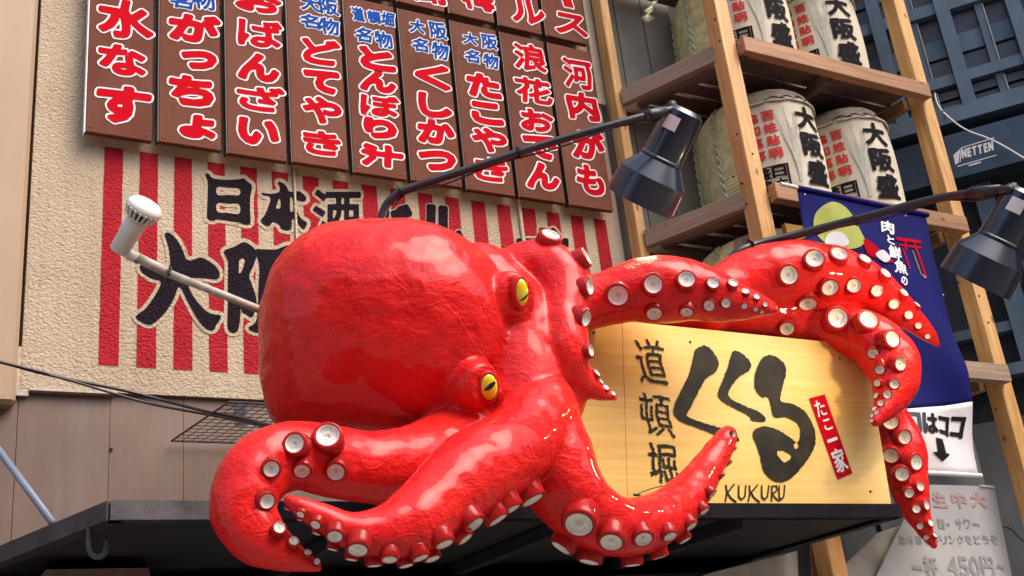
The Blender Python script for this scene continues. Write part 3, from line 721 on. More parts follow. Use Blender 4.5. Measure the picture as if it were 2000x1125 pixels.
# ---- eyes
def eye(px, py, Y, dirv, rx, ry, slit, roll):
    c = W(px, py, Y); s = mpp(px, py, Y); Mx = Matrix.Translation(c) @ frame(dirv, RIGHT) @ Matrix.Rotation(roll, 4, 'Z')
    prof = [(math.sin(a) * 1.0, math.cos(a) * .38) for a in np.linspace(math.pi / 2, 0.001, 9)]
    e = B().lathe(prof, 28, Mx @ Matrix.Diagonal((rx * s, ry * s, ry * s, 1))).obj('eyeball', MAT['yellow'], octo, smooth=True)
    B().lathe([(1.22, -.35), (1.22, .02), (1.12, .10), (1.02, .10), (.99, .0)], 28, Mx @ Matrix.Diagonal((rx * s, ry * s, ry * s, 1))).obj('eyelid', MAT['octo'], octo, smooth=True)
    B().lathe([(1.03, .03), (1.0, .10), (.97, .09)], 28, Mx @ Matrix.Diagonal((rx * s, ry * s, ry * s, 1))).obj('lid_line', MAT['sockrim'], octo, smooth=True)
    q = B(); n = 14; vs = []
    for i in range(n + 1):
        t = -1 + 2 * i / n; x0, y0, x1, y1, wd = slit; x = x0 + (x1 - x0) * i / n; y = y0 + (y1 - y0) * i / n
        wv = wd * (1 - t * t) ** .8; ddx, ddy = -(y1 - y0), (x1 - x0); l_ = math.hypot(ddx, ddy); ddx /= l_; ddy /= l_
        for sg_ in (-1, 0, 1):
            u_, v_ = x + ddx * wv * sg_, y + ddy * wv * sg_; rr_ = min(.99, math.hypot(u_, v_)); z = .38 * math.sqrt(1 - rr_ ** 2) + .02
            vs.append(Mx @ Vector((u_ * rx * s, v_ * ry * s, z * ry * s)))
    fs = [(3*i+j, 3*i+j+1, 3*i+j+4, 3*i+j+3) for i in range(n) for j in (0, 1)]
    q.add(vs, fs).obj('pupil', MAT['black'], e)
eye(1018, 571, 3.355, RIGHT * .72 + DOWN * .08 - FWD * .69, 17, 28, (-.80, -.52, .85, -.10, .11), 0.12)
eye(955, 756, 3.375, RIGHT * .40 + DOWN * .12 - FWD * .91, 18, 27, (-.80, -.10, .75, .38, .20), 0.12)
# ================================================================== WALL BEHIND THE RACK, RACK, BARRELS
side = thing('alley_wall', 'grey green board siding and dark recess behind the timber barrel rack', 'wall', (4.3, 5.5, 0))
MAT['siding'] = simple('grey_green_siding', (.20, .185, .15), .7, .2, 2, .1)
MAT['deep'] = simple('dark_blue_recess', (.014, .014, .022), .8, .5, 2)
for x0, x1 in ((4.26, 4.47), (4.478, 4.72), (4.728, 4.99)): B().box(x0, x1, 5.5, 5.56, 0, 9).obj('siding_board', MAT['siding'], side, bevel=.003)
B().box(4.995, 6.9, 5.62, 5.7, 0, 9).obj('recess_wall', MAT['deep'], side)
B().box(4.18, 4.245, 5.47, 5.499, 5.62, 9).obj('siding_board', MAT['stucco'], side)
rack = thing('timber_rack', 'open rack of orange timber posts and reddish rails holding straw sake barrels', 'rack', (5.45, 5.0, 0))
def tb(p0, p1, w, h, mat, name, sidev=(1, 0, 0), par=None):
    p0, p1 = Vector(p0), Vector(p1); L = (p1 - p0).length; fr = frame(p1 - p0, sidev)
    b = B(); n = 6; vs = []; fs = []                                 # a little uneven, like sawn timber
    for i in range(n + 1):
        z = -L / 2 + L * i / n
        for sx, sy in ((-1,-1),(1,-1),(1,1),(-1,1)): vs.append((sx * w / 2 + .0012 * noise.noise(Vector((z * 3, sx, p0.x))), sy * h / 2 + .0012 * noise.noise(Vector((z * 3, sy, p0.z))), z))
    for i in range(n):
        for k in range(4): a, c = 4 * i + k, 4 * i + (k + 1) % 4; fs.append((a, c, c + 4, a + 4))
    fs += [(3, 2, 1, 0), tuple(4 * n + k for k in range(4))]
    me = bpy.data.meshes.new(name); me.from_pydata(vs, [], fs); me.materials.append(MAT[mat])
    bm2 = bmesh.new(); bm2.from_mesh(me); ee = [e for e in bm2.edges if len(e.link_faces) == 2 and e.calc_face_angle(0) > .8]
    bmesh.ops.bevel(bm2, geom=ee, offset=.004, segments=1, affect='EDGES'); bm2.to_mesh(me); bm2.free()
    o = bpy.data.objects.new(name, me); link(o, par or rack)
    o.matrix_local = Matrix.Translation((p0 + p1) / 2 - wloc(par or rack)) @ fr; return o
PW_ = .115
for x in (4.576, 6.38): tb((x + PW_ / 2, 4.6 + PW_ / 2, 0), (x + PW_ / 2, 4.6 + PW_ / 2, 8.2), PW_, PW_, 'timber', 'post')
tb((4.275, 5.40, 0), (4.275, 5.40, 8.2), .07, .10, 'timber', 'post')
tb((6.42, 5.45, 0), (6.42, 5.45, 8.2), .09, .09, 'darkwood', 'post')
LEV = (5.565, 4.505, 3.44)
for z in LEV + (6.62,):
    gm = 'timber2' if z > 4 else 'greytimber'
    tb((4.693, 4.565, z + .06), (6.41, 4.565, z + .06), .07, .115, gm, 'front_rail', (0, 1, 0))
    tb((4.30, 5.345, z + .045), (4.595, 4.70, z + .055), .055, .115, 'greytimber', 'side_rail', (0, 1, 0))
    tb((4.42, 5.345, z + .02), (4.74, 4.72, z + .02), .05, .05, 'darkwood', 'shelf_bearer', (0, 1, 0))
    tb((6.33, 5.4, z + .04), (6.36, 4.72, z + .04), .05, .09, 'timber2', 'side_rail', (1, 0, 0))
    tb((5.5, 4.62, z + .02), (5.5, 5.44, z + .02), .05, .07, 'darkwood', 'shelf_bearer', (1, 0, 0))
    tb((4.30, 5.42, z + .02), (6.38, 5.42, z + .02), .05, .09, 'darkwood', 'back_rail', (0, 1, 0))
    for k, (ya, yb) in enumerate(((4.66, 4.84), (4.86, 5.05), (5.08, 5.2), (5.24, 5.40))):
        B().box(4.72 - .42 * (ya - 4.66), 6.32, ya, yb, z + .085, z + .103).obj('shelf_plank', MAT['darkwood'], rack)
# barrel materials
m = NT('printed_cream_wrap'); co = m.co(rand=True); st = m.noise(m.co((30, 30, 2.0)), 1., 4, .6)
c = m.mix(m.ramp(m.noise(co, 3, 5, .6), [(.3, 0.), (.7, 1.)]), (.56, .47, .34), (.72, .63, .48)); c = m.mix(m.math('MULTIPLY', m.ramp(st, [(.45, 0.), (.7, 1.)]), .12), c, (.42, .34, .24))
m.set(c, .75); m.bump(m.noise(m.co((8, 8, 2.5)), 2, 4), .25, .015); MAT['wrap'] = m.m
MAT['wraptop'] = simple('brown_wrap_shoulder', (.36, .29, .215), .8, .3, 9, .5, 30)
MAT['straw'] = simple('green_straw_mat', (.74, .72, .40), .85, .22, 14, .3, 120)
MAT['rope'] = simple('pale_straw_rope', (.50, .50, .30), .8, .25, 30, .4, 90)
MAT['sheaf'] = simple('faint_grey_print', (.50, .475, .375), .8, .12, 30)
MAT['barrelink'] = simple('barrel_black_print', (.010, .008, .010), .8, Specular_IOR_Level=.1)
MAT['barrelred'] = simple('barrel_red_print', (.55, .05, .04), .8, Specular_IOR_Level=.1)
RA, RB, BH = .355, .46, .90
def prof(t):                                   # radius factor along the height (0 bottom, 1 top)
    if t < .10: return .80 + .17 * math.sin(t / .10 * math.pi / 2)
    if t < .86: return .97 + .03 * math.sin((t - .10) / .76 * math.pi)
    return .97 - .17 * ((t - .86) / .14) ** 2
def bpt(th, t, push=0.):                       # th measured from -Y towards +X
    f = prof(t); a = math.radians(th); return Vector(((RA * f + push) * math.sin(a), -(RB * f + push) * math.cos(a), t * BH))
def bprint(par, ch, th0, th1, t0, t1, mat, bold, name='printed_character', res=44, push=.006):
    w = (th1 - th0) / 57.3 * RA * 1.02; h = (t1 - t0) * BH; V, Fc = glyph_cut(ch, bold, res, w, h)
    flat([(V, Fc)], lambda x, y: bpt(th0 + (th1 - th0) * x / w, t0 + (t1 - t0) * y / h, push)).obj(name, mat, par, local=True)
def shell(par, name, mat, a0, a1, ts, push=0., ridge=0., n=40, cap=False, rip=.004):
    vs = []; fs = []
    for i, t in enumerate(ts):
        for k in range(n + 1):
            th = a0 + (a1 - a0) * k / n; p = push + (ridge if i % 2 else 0) + rip * noise.noise(Vector((th * .08, t * 4, a0)))
            vs.append(bpt(th, t, p))
    m_ = n + 1
    for i in range(len(ts) - 1):
        for k in range(n): a = i * m_ + k; fs.append((a, a + 1, a + 1 + m_, a + m_))
    if cap: fs.append(tuple((len(ts) - 1) * m_ + k for k in range(m_))); fs.append(tuple(range(m_))[::-1])
    b = B(); b.add(vs, fs); return b.obj(name, mat, par, smooth=(ridge == 0), local=True)
def make_barrel(label):
    t = thing('sake_barrel', label, 'barrel', (0, 0, 0), 'straw wrapped sake barrels on the timber rack')
    shell(t, 'straw_body', MAT['straw'], 53, 293, [i / 72 for i in range(73)], 0., .010, 60, True)
    shell(t, 'printed_wrap', MAT['wrap'], -69, 55, [i / 30 for i in range(2, 27)], .008, 0, 40, rip=.007)
    shell(t, 'wrap_shoulder', MAT['wraptop'], -73, 72, [.84, .86, .88, .90, .92, .94, .96, .98, .999], .012, 0, 40, rip=.012)
    q = B(); q.lathe([(0.001, .002), (.27, .0)], 24, Matrix.Translation((0, 0, BH * 1.0)) @ Matrix.Diagonal((1, RB / RA, 1, 1))); q.obj('lid', MAT['wraptop'], t, local=True)
    for z, pu in ((.855, .020), (.10, .014)):
        q = B(); q.tube([bpt(th, z + .004 * math.sin(th * .3), pu) for th in range(-72, 75, 3)], .008, 6); q.obj('cord', MAT['wrap'], t, smooth=True, local=True)
    q = B(); 
    for s in range(4):
        q.tube([bpt(a, .872 + .012 * math.sin(a * .35 + s * 1.6), .026) for a in range(-40 + 16 * s, -18 + 18 * s, 2)], .004, 5)
    q.obj('twisted_cord', MAT['barrelink'], t, local=True)
    for th in (-92, -140):                     # twisted straw ropes down the side
        q = B()
        for s in (0, math.pi):
            q.tube([bpt(th + 1.9 * math.cos(i * .7 + s), i / 60, .014 + .008 * math.sin(i * .7 + s)) for i in range(1, 60)], .012, 6)
        q.obj('straw_rope', MAT['rope'], t, smooth=True, local=True)
    for i, ch in enumerate('大阪盛'): bprint(t, ch, -12, 16, .615 - .225 * i, .80 - .225 * i, MAT['barrelink'], .0075, 'black_character', 56, .016)
    for j, col in enumerate(('百姓貼明', '協和萬邦')):
        for i, ch in enumerate(col): bprint(t, ch, -45 - j * 15, -34 - j * 15, .70 - .105 * i, .775 - .105 * i, MAT['barrelred'], .0035, 'red_character', 30, .015)
    q = B(); c0, c1, d0, d1 = -63, -31, .12, .33
    for (a0, b0, a1, b1) in ((c0, d0, c1, d0 + .012), (c0, d1 - .012, c1, d1), (c0, d0, c0 + 2, d1), (c1 - 2, d0, c1, d1)):
        vs = [];
        for k in range(9): vs += [bpt(a0 + (a1 - a0) * k / 8, b0, .0155), bpt(a0 + (a1 - a0) * k / 8, b1, .0155)]
        q.add(vs, [(2 * k, 2 * k + 2, 2 * k + 3, 2 * k + 1) for k in range(8)])
    q.obj('stamp_frame', MAT['barrelink'], t, local=True)
    for i, ch in enumerate('日本盛醸'): bprint(t, ch, (-46, -46, -60, -60)[i], (-34, -34, -48, -48)[i], (.235, .14, .235, .14)[i], (.315, .22, .315, .22)[i], MAT['barrelink'], .003, 'stamp_character', 34, .015)
    q = B()                                    # faint sheaf of rice printed in grey
    for s in range(26):
        a0 = rnd.uniform(0, 9); lean = (s - 13) * 1.1; t1_ = rnd.uniform(.5, .80); wd = rnd.uniform(.35, .9)
        vs = []
        for k in range(7):
            u_ = k / 6; th = -22 + lean * u_ ** 1.7 * .9 + a0 * .2; w_ = wd * (1 - u_ * .5)
            vs += [bpt(th - w_, .18 + (t1_ - .18) * u_, .0140 + s * .00002), bpt(th + w_, .18 + (t1_ - .18) * u_, .0140 + s * .00002)]
        q.add(vs, [(2 * k, 2 * k + 2, 2 * k + 3, 2 * k + 1) for k in range(6)])
    q.obj('rice_sheaf_print', MAT['sheaf'], t, local=True)
    return t
def copy_tree(o, parent=None):
    c = o.copy(); SC.collection.objects.link(c); c.parent = parent
    for ch in list(o.children): copy_tree(ch, c)
    return c
labs = {(0, 0): 'straw barrel on the upper shelf behind the front post, green mat side showing',
        (0, 1): 'right barrel on the upper shelf with red characters and square stamp, cut off above',
        (1, 0): 'straw barrel on the middle shelf half hidden by the front post, showing 大阪盛 only',
        (1, 1): 'straw barrel on the middle shelf with all prints visible, just above the blue banner',
        (2, 0): 'dim straw barrel on the lower shelf behind the octopus arms',
        (2, 1): 'straw barrel on the lower shelf hidden behind the blue banner'}
b0 = make_barrel(labs[(0, 0)]); bpy.context.view_layer.update(); first = True
for (r, c), lb in labs.items():
    o = b0 if first else copy_tree(b0); first = False; o['label'] = lb
    o.location = (5.21 + c * .735 - (.22 if r == 2 and c == 0 else 0), 5.13, LEV[r] + .106); o.rotation_euler.z = math.radians((1, -11)[c] + (-3, 2, 5)[r])
box = thing('yellow_crate', 'yellow ochre box on the lower shelf left of the blue banner', 'box', (5.0, 4.9, 3.54))
ye = simple('ochre_crate', (.42, .23, .03), .6)
# sits between barrels
B().box(4.80, 5.28, 4.62, 4.66, 4.02, 4.40).obj('front_panel', ye, box, bevel=.004); B().box(4.80, 5.28, 4.62, 4.68, 3.54, 4.01).obj('lower_panel', ye, box, bevel=.004)

# ================================================================== DARK TOWNHOUSE AT THE RIGHT
O = W(1870, 290, X=7.0); Nn = Vector((-.8, -.6, 0)); Dn = Vector((.6, -.8, 0))
MAT['bluegrey'] = simple('blue_grey_painted_timber', (.070, .105, .145), .55, .25, 4, .1)
MAT['navywall'] = simple('navy_wall', (.014, .019, .032), .7, .4, 3)
MAT['pane'] = simple('dark_pane', (.045, .043, .052), .4, .35, 5, .2, 60)
MAT['greywall'] = simple('grey_green_wall', (.12, .13, .13), .7, .25, 2)
town = thing('dark_townhouse', 'dark navy townhouse with blue grey lattice windows behind the timber rack', 'building', (7.4, 4.6, 0))
P_ = lambda x, y, out=0.: WP(x, y, O + Nn * out, Nn)
def st_(p): return (p - O).dot(Dn), p.z
def fb(s0, s1, z0, z1, out, th, name, mat, par=None, sh=0.):         # a box on the facade: s along it, z up, top may shear
    q = B(); a = lambda s, z, o: O.xy.to_3d() + Dn * s + Nn * o + Vector((0, 0, z))
    q.hexa([a(s0, z0, out), a(s1, z0, out), a(s1, z0, out - th), a(s0, z0, out - th), a(s0, z1, out), a(s1, z1, out), a(s1, z1, out - th), a(s0, z1, out - th)])
    return q.obj(name, MAT[mat], par or town)
fb(-1.3, 6, 0, 12, 0, .3, 'front_wall', 'navywall')
sV1, zz = st_(P_(1833, 0)); sV2, _ = st_(P_(1973, 0)); _, zs = st_(P_(1893, 226)); _, zH2 = st_(P_(1884, 170)); _, zH1 = st_(P_(1849, 33))
wv = .10; span = sV2 - sV1
def lattice(s0, s1, z0, z1, out=.10):
    t = thing('lattice_window', 'x', 'window', P_(1900, 100)); return t
for k in range(-2, 4): fb(sV1 + k * span - wv / 2, sV1 + k * span + wv / 2, zs, 9.5, .12, .119, 'window_frame', 'bluegrey')
for z, h in ((zs + .001, .07), (zH2, .09), (zH1, .10), (zH1 + (zH1 - zH2), .1)):
    for k in range(-2, 4): fb(sV1 + k * span + wv / 2 + .001, sV1 + (k + 1) * span - wv / 2 - .001, z, z + h, .10, .099, 'window_bar', 'bluegrey')
for k in range(-2, 4):
    sm_ = sV1 + (k + .52) * span
    for za, zb in ((zs + .075, zH2 - .003), (zH2 + .093, zH1 - .003), (zH1 + .103, 2 * zH1 - zH2 - .003)):
        fb(sm_ - .028, sm_ + .028, za, zb, .07, .069, 'window_bar', 'bluegrey')
        fb(sm_ + .0285, sm_ + .036, za + .01, zb - .02, .078, .03, 'glazing_strip', 'polewhite')
        for sa, sb in ((sV1 + k * span + wv / 2, sm_ - .028), (sm_ + .036, sV1 + (k + 1) * span - wv / 2)):
            n = 3 if zb - za > .25 else 2
            for j in range(n):
                ha = za + (zb - za) * j / n; hb = za + (zb - za) * (j + 1) / n - .014
                fb(sa + .004, sb - .004, ha, hb, .025 + (.02 if j == 1 else 0), .024, 'pane', 'pane' if j != 1 or n < 3 else 'bluegrey')
fb(-1.3, 6, zs - .12, zs - .003, .22, .219, 'window_sill', 'bluegrey')
_, zb1 = st_(P_(1868, 348, .3)); _, zt1 = st_(P_(1860, 262, .3))
nett = thing('signage_box', 'dark blue shutter box lettered NETTEN beside the timber rack', 'shutter box', P_(1935, 300, .2))
MAT['shut'] = simple('blue_black_metal', (.028, .045, .068), .4, .3, 4, .1, 60, Metallic=.3)
fb(-1.2, 6, zb1, zt1, .3, .299, 'shutter_case', 'shut', nett)
def netmap(x, y): p = P_(x, y, .304); return p
lm = MAT['white']
E0 = [('N',1884,296,10,22),('E',1894,294,8,22),('T',1904,291,9,22),('T',1915,288,9,22),('E',1926,285,8,22),('N',1936,282,10,22)]
for ch, cx, cy, w, h in E0:
    V, Fc = glyph_cut(ch, 1.1, 36, w - 2.5, h - 6)
    flat([(V, Fc)], lambda x, y: netmap(cx + x - w / 2 + .12 * (h / 2 - y), cy + h / 2 - y - .30 * (x - w / 2))).obj('letter', lm, nett)
for q_ in ([(1862,303),(1876,290),(1872,318),(1866,322)], [(1877,288),(1880,287),(1876,316),(1874,317)], [(1870,324),(1946,302),(1946,303.6),(1870,326)], [(1880,287),(1942,268),(1942,270),(1880,289)], [(1892,322),(1916,315),(1916,318),(1892,325)]):
    mesh('logo_mark', [netmap(*p) for p in q_], [(0, 1, 2, 3)], lm, nett)
# lower part
for (x, y, w_, z0, z1) in ((1972, 560, .13, 2.9, 4.2),):
    s, _ = st_(P_(x, y)); fb(s - w_ / 2, s + w_ / 2, 3.2, zb1 - .01, .12, .119, 'corner_board', 'bluegrey')
_, zq = st_(P_(1975, 720)); _, zr = st_(P_(1955, 645)); s0, _ = st_(P_(1940, 700))
fb(s0 - .5, s0 + 2.2, zq - .08, zq, .16, .159, 'ledge', 'bluegrey'); fb(s0 - .5, s0 + 2.2, zr - .04, zr + .03, .10, .099, 'window_bar', 'bluegrey')
for k in range(4): fb(s0 + .35 + k * .2, s0 + .47 + k * .2, zr + .1, zr + .45, .05, .049, 'pane', 'pane')
fb(-1.3, 6, 0, zq - .35, .06, .059, 'lower_wall', 'greywall')
# cables at the right
def cable(name, label, pts, r, mat, cat='cable'):
    P = crom([[*W(x, y, Y)] for x, y, Y in pts], 8); o = B().tube([Vector(p) for p in P], r, 6).obj(name, MAT[mat], None, smooth=True); return tag(o, label, cat)
cable('cable', 'thin pale cable sagging from the timber post across the shutter box', [(1822,160,4.9),(1832,205,4.8),(1860,235,4.7),(1890,255,4.6),(1925,268,4.5),(1960,285,4.4),(2010,315,4.3)], .006, 'lampwhite')
cable('cable', 'thin grey cable hanging down over the lattice window', [(1915,-20,4.8),(1912,30,4.8),(1905,100,4.8),(1895,170,4.8),(1880,250,4.8)], .006, 'metalgrey')

q = B()                                        # loose straw ends at the upper barrel
for k in range(9):
    a_ = W(1275 + k * 1.2, 2, 4.95); q.tube([a_, W(1268 - k * 2 + 6, 22, 4.93), W(1252 + k * 3.4, 44 - abs(k - 4) * 2, 4.92)], .0016, 4)
tag(q.obj('straw_tassel', MAT['rope'], None), 'pale frayed straw tassel hanging beside the green mat of the upper barrel', 'straw tassel')
cable('cable', 'thin dark wire at the lower right corner beyond the timber post', [(1960,1028,4.5),(1975,1034,4.5),(1990,1050,4.5),(2012,1066,4.5)], .005, 'black')

for x, y, Y in ((1396,38,0),(1406,80,0),(1440,262,1),(1449,358,0),(1458,398,0),(1432,345,0),(1470,300,1),(1773,180,0),(1812,352,0),(1826,404,0),(1868,520,0),(1872,552,0),(1912,578,1),(1930,630,1),(1846,230,1),(1945,800,1)):
    p = W(x, y, 4.601)
    post0 = (4.576, 6.38)[x > 1700]
    if p.x < post0: p = W(x, y, X=post0 - .001); d_ = Vector((-.004, 0, 0))
    else: p = W(x, y, 4.599); d_ = Vector((0, -.004, 0))
    B().tube([p - d_, p + d_], .0075, 7).obj('nail_head', MAT['armblack'], rack)
# ================================================================== BANNER
BNY = 4.38
MAT['bannerblue'] = simple('blue_banner_cloth', (.006, .007, .105), .8, .2, 3, .15, 200, Specular_IOR_Level=.15)
MAT['bannerwhite'] = simple('white_banner_cloth', (.66, .64, .66), .6, .06, 5, .1, 200)
MAT['olive'] = simple('olive_print', (.36, .40, .06), .6)
ban = thing('hanging_banner', 'blue hanging banner with olive disc and red gate, white foot reading 口はココ with arrow', 'banner', W(1700, 640, BNY))
left = crom([(1556,366),(1572,450),(1600,600),(1628,780),(1650,925)], 6); right = crom([(1808,420),(1828,520),(1858,640),(1880,760),(1889,790),(1912,926)], 6)
NV = 44
def bpos(u, v, out=0.):
    def at(L):
        L = np.array(L); ys = np.linspace(0, 1, len(L)); return np.interp(v, ys, L[:, 0]), np.interp(v, ys, L[:, 1])
    (lx, ly), (rx, ry) = at(left), at(right); x, y = lx + (rx - lx) * u, ly + (ry - ly) * u
    p = W(x, y, BNY); return x, y, p
BZT = W(1556, 366, BNY).z
def wavy(p): return min(1, max(0, (BZT - .12 * (p.x - 4.6) - .03 - p.z) / .4)) * (.026 * math.sin(p.x * 6.5 + p.z * 1.6) + .014 * math.sin(p.z * 7 + p.x * 11) + .05 * (noise.noise(Vector((p.x * 4, 0, p.z * 2.2)))))
def bq(x, y, out=0.):
    p = W(x, y, BNY); w_ = wavy(p); return p + Vector((0, w_ - out, 0))
vb = .795
for nm, mt, v0, v1 in (('blue_cloth', 'bannerblue', 0, vb), ('white_cloth', 'bannerwhite', vb, 1)):
    vs = []; fs = []; nu = 24; nv_ = int(NV * (v1 - v0))
    for j in range(nv_ + 1):
        for i in range(nu + 1):
            x, y, p = bpos(i / nu, v0 + (v1 - v0) * j / nv_); vs.append(bq(x, y))
    for j in range(nv_):
        for i in range(nu): a = j * (nu + 1) + i; fs.append((a, a + nu + 1, a + nu + 2, a + 1))
    o = mesh(nm, vs, fs, MAT[mt], ban, smooth=True)
    so = o.modifiers.new('thickness', 'SOLIDIFY'); so.thickness = .002; so.offset = -1
B().tube([W(1524, 359, BNY), W(1560, 367, BNY)], .013, 10).obj('rod_end', MAT['lampwhite'], ban)
B().tube([W(1558, 366.5, BNY - .003), W(1812, 420, BNY - .003)], .016, 10).obj('rod_sleeve', MAT['bannerblue'], ban)
B().tube([bq(1652, 925), bq(1780, 922), bq(1916, 929)], .014, 10).obj('bottom_rail', MAT['bannerwhite'], ban)
def bprt(Fc_, name, mat, dy=.005): return flat([Fc_], lambda x, y: bq(x, y, dy)).obj(name, mat, ban)
k5 = lambda P, n=4: crom_closed(mk(P, 2.678, 1500, 340), n)
bprt(poly_field(k5([(248,230),(270,180),(330,147),(390,165),(440,220),(480,300),(502,352),(480,380),(440,388),(380,380),(300,340),(255,290)]), 60, 3).cut(0), 'olive_disc', MAT['olive'])
bprt(poly_field(k5([(315,330),(340,298),(385,300),(415,330),(425,365),(380,375),(320,365)]), 40, 3).cut(0), 'white_print', MAT['bannerwhite'], .008)
bprt(poly_field(k5([(492,345),(520,350),(560,385),(600,430),(640,470),(600,470),(560,440),(520,420)], 2), 40, 3).cut(0), 'red_print', MAT['redprint'])
bprt(poly_field(k5([(555,420),(590,405),(620,450),(600,470),(575,450)], 3), 30, 3).cut(0), 'white_print', MAT['bannerwhite'], .008)
def bch(ch, x0, y0, x1, y1, bold, mat, name='white_character', skew=6, dy=.005): bprt(gfield(ch, x0, y0, x1, y1, 40, skew, 3).cut(bold), name, mat, dy)
bch('肉', 1720, 433, 1744, 456, 1., MAT['white']); bch('と', 1730, 463, 1744, 477, .8, MAT['white']); bch('鮮', 1731, 483, 1757, 508, 1., MAT['white']); bch('魚', 1740, 512, 1766, 538, .9, MAT['white']); bch('の', 1752, 545, 1764, 560, .8, MAT['white'])
tor = [[(1752,467,3.2),(1793,474,3.2)],[(1755,479,2),(1795,486,2)],[(1766,470,1.6),(1768,488,1.6)],[(1783,472,1.6),(1785,488,1.6)],[(1762,486,1.5),(1773,526,1.5)],[(1786,486,1.8),(1802,545,1.8)]]
bprt(Field(1746, 1808, 460, 550, 80).strokes(tor).cut(0), 'red_gate_print', MAT['redprint'])
bprt(Field(1770, 1806, 480, 550, 50).strokes([[(1780,492,1.6),(1794,540,1.6)]]).cut(0), 'grey_print', MAT['metalgrey'])
for a in ((1768,806,1795,843),(1801,808,1830,846),(1836,814,1856,848),(1862,816,1882,852)):
    bch('口はココ'[[1768,1801,1836,1862].index(a[0])], *a, 2.0, MAT['black'], 'black_character', 3)
bprt(poly_field([(1823,856),(1840,858),(1846,885),(1856,887),(1838,902),(1818,884),(1828,884)], 50, 3).cut(0), 'black_arrow', MAT['black'])
for x, y in ((1571, 380), (1768, 422), (1840, 577), (1800, 545), (1797, 541)):
    B().tube([bq(x, y, .001), bq(x, y, .006)], .005, 8).obj('eyelet', MAT['lampwhite'], ban)

# ================================================================== POSTERS AND THINGS UNDER THE CANOPY
PY = 4.85
MAT['paper'] = simple('grey_white_poster', (.40, .395, .40), .7, .12, 4)
MAT['paper2'] = simple('beige_poster', (.48, .45, .38), .55, .25, 6)
MAT['fadeink'] = simple('faded_grey_print', (.27, .275, .28), .6, .2, 20)
MAT['fadered'] = simple('faded_red_print', (.42, .27, .28), .6, .2, 20)
def sheet(name, label, quad, mat, Y, cat='poster', th=.012):
    t = thing(name, label, cat, W(*quad[0], Y)); B().slab([W(*p, Y) for p in quad], (0, th, 0)).obj('sheet', MAT[mat], t, bevel=.002); return t
ps = sheet('price_poster', 'large pale poster reading 一杯 450円 below the blue banner', [(1700,1150),(1982,1150),(1942,950),(1800,946)], 'paper', PY)
B().tube([W(1914, 949, PY - .006), W(1942, 951, PY - .006)], .007, 6).obj('clip', MAT['white'], ps)
def pch(ch, x0, y0, x1, y1, bold, mat, lean=.22):
    V, Fc = gfield(ch, x0, y0, x1, y1, 44, 2, 4).cut(bold); flat([(V, Fc)], lambda x, y: W(x + lean * (y - (y0 + y1) / 2), y, PY - .004)).obj('printed_character', mat, ps)
for i, ch in enumerate('生中大'): pch(ch, 1822 + i * 38, 962, 1848 + i * 38, 990, 1.2, MAT['fadered'])
for i, ch in enumerate('酎・サワー'): pch(ch, 1833 + i * 17, 1014 + (8 if ch in '・ー' else 0), 1833 + i * 17 + (12 if ch != '・' else 4), 1032 - (6 if ch in '・ー' else 0), .8, MAT['fadeink'])
for i, ch in enumerate('お好きなドリンクをどうぞ'): pch(ch, 1756 + i * 16.3, 1046, 1756 + i * 16.3 + 12, 1062, .7, MAT['fadeink'])
for ch, x0, w, h0, h1 in (('一',1784,16,1107,1111),('杯',1806,24,1088,1124),('4',1852,18,1088,1126),('5',1874,17,1088,1126),('0',1895,18,1088,1126),('円',1918,22,1088,1126),('〜',1948,14,1104,1112)): pch(ch, x0, h0, x0 + w, h1, 1.4 if ch != '一' else 2, MAT['fadeink'])
s2 = sheet('paper_notice', 'smaller pale sheet tucked under the left edge of the price poster', [(1600,1150),(1830,1150),(1805,1012),(1716,1040)], 'paper2', PY + .06)
s3 = sheet('menu_strip', 'beige printed strip below the canopy under the signboard', [(1330,1140),(1560,1140),(1558,1076),(1390,1118)], 'paper2', 4.75)
s4 = sheet('grey_notice', 'narrow dark green board behind the tip of the lowest octopus arm', [(1730,1062),(1800,1050),(1800,955),(1700,955)], 'greywall', PY + .2)
bx = thing('meter_box', 'brown box under the right end of the canopy', 'box', W(1610, 1125, 4.9))
B().hexa([W(x, y, Y) for y, Y in ((1135, 4.75),) for x in (1585, 1655)] + [W(x, 1135, 5.0) for x in (1655, 1585)] + [W(x, 1062, 4.75) for x in (1582, 1648)] + [W(x, 1062, 5.0) for x in (1648, 1582)]).obj('box_body', MAT['timber2'], bx, bevel=.006)
B().tube([W(1640, 1060, 4.72), W(1640, 1135, 4.72)], .03, 14).obj('pipe', MAT['metalgrey'], bx, smooth=True)
# stands of the neighbouring shop
back = thing('back_partition', 'dark grey green partition wall behind the posters and banner foot', 'wall', (5.6, 5.5, 0))
B().box(4.46, 6.6, 5.08, 5.12, 0, 3.42).obj('partition_panel', MAT['greywall'], back)

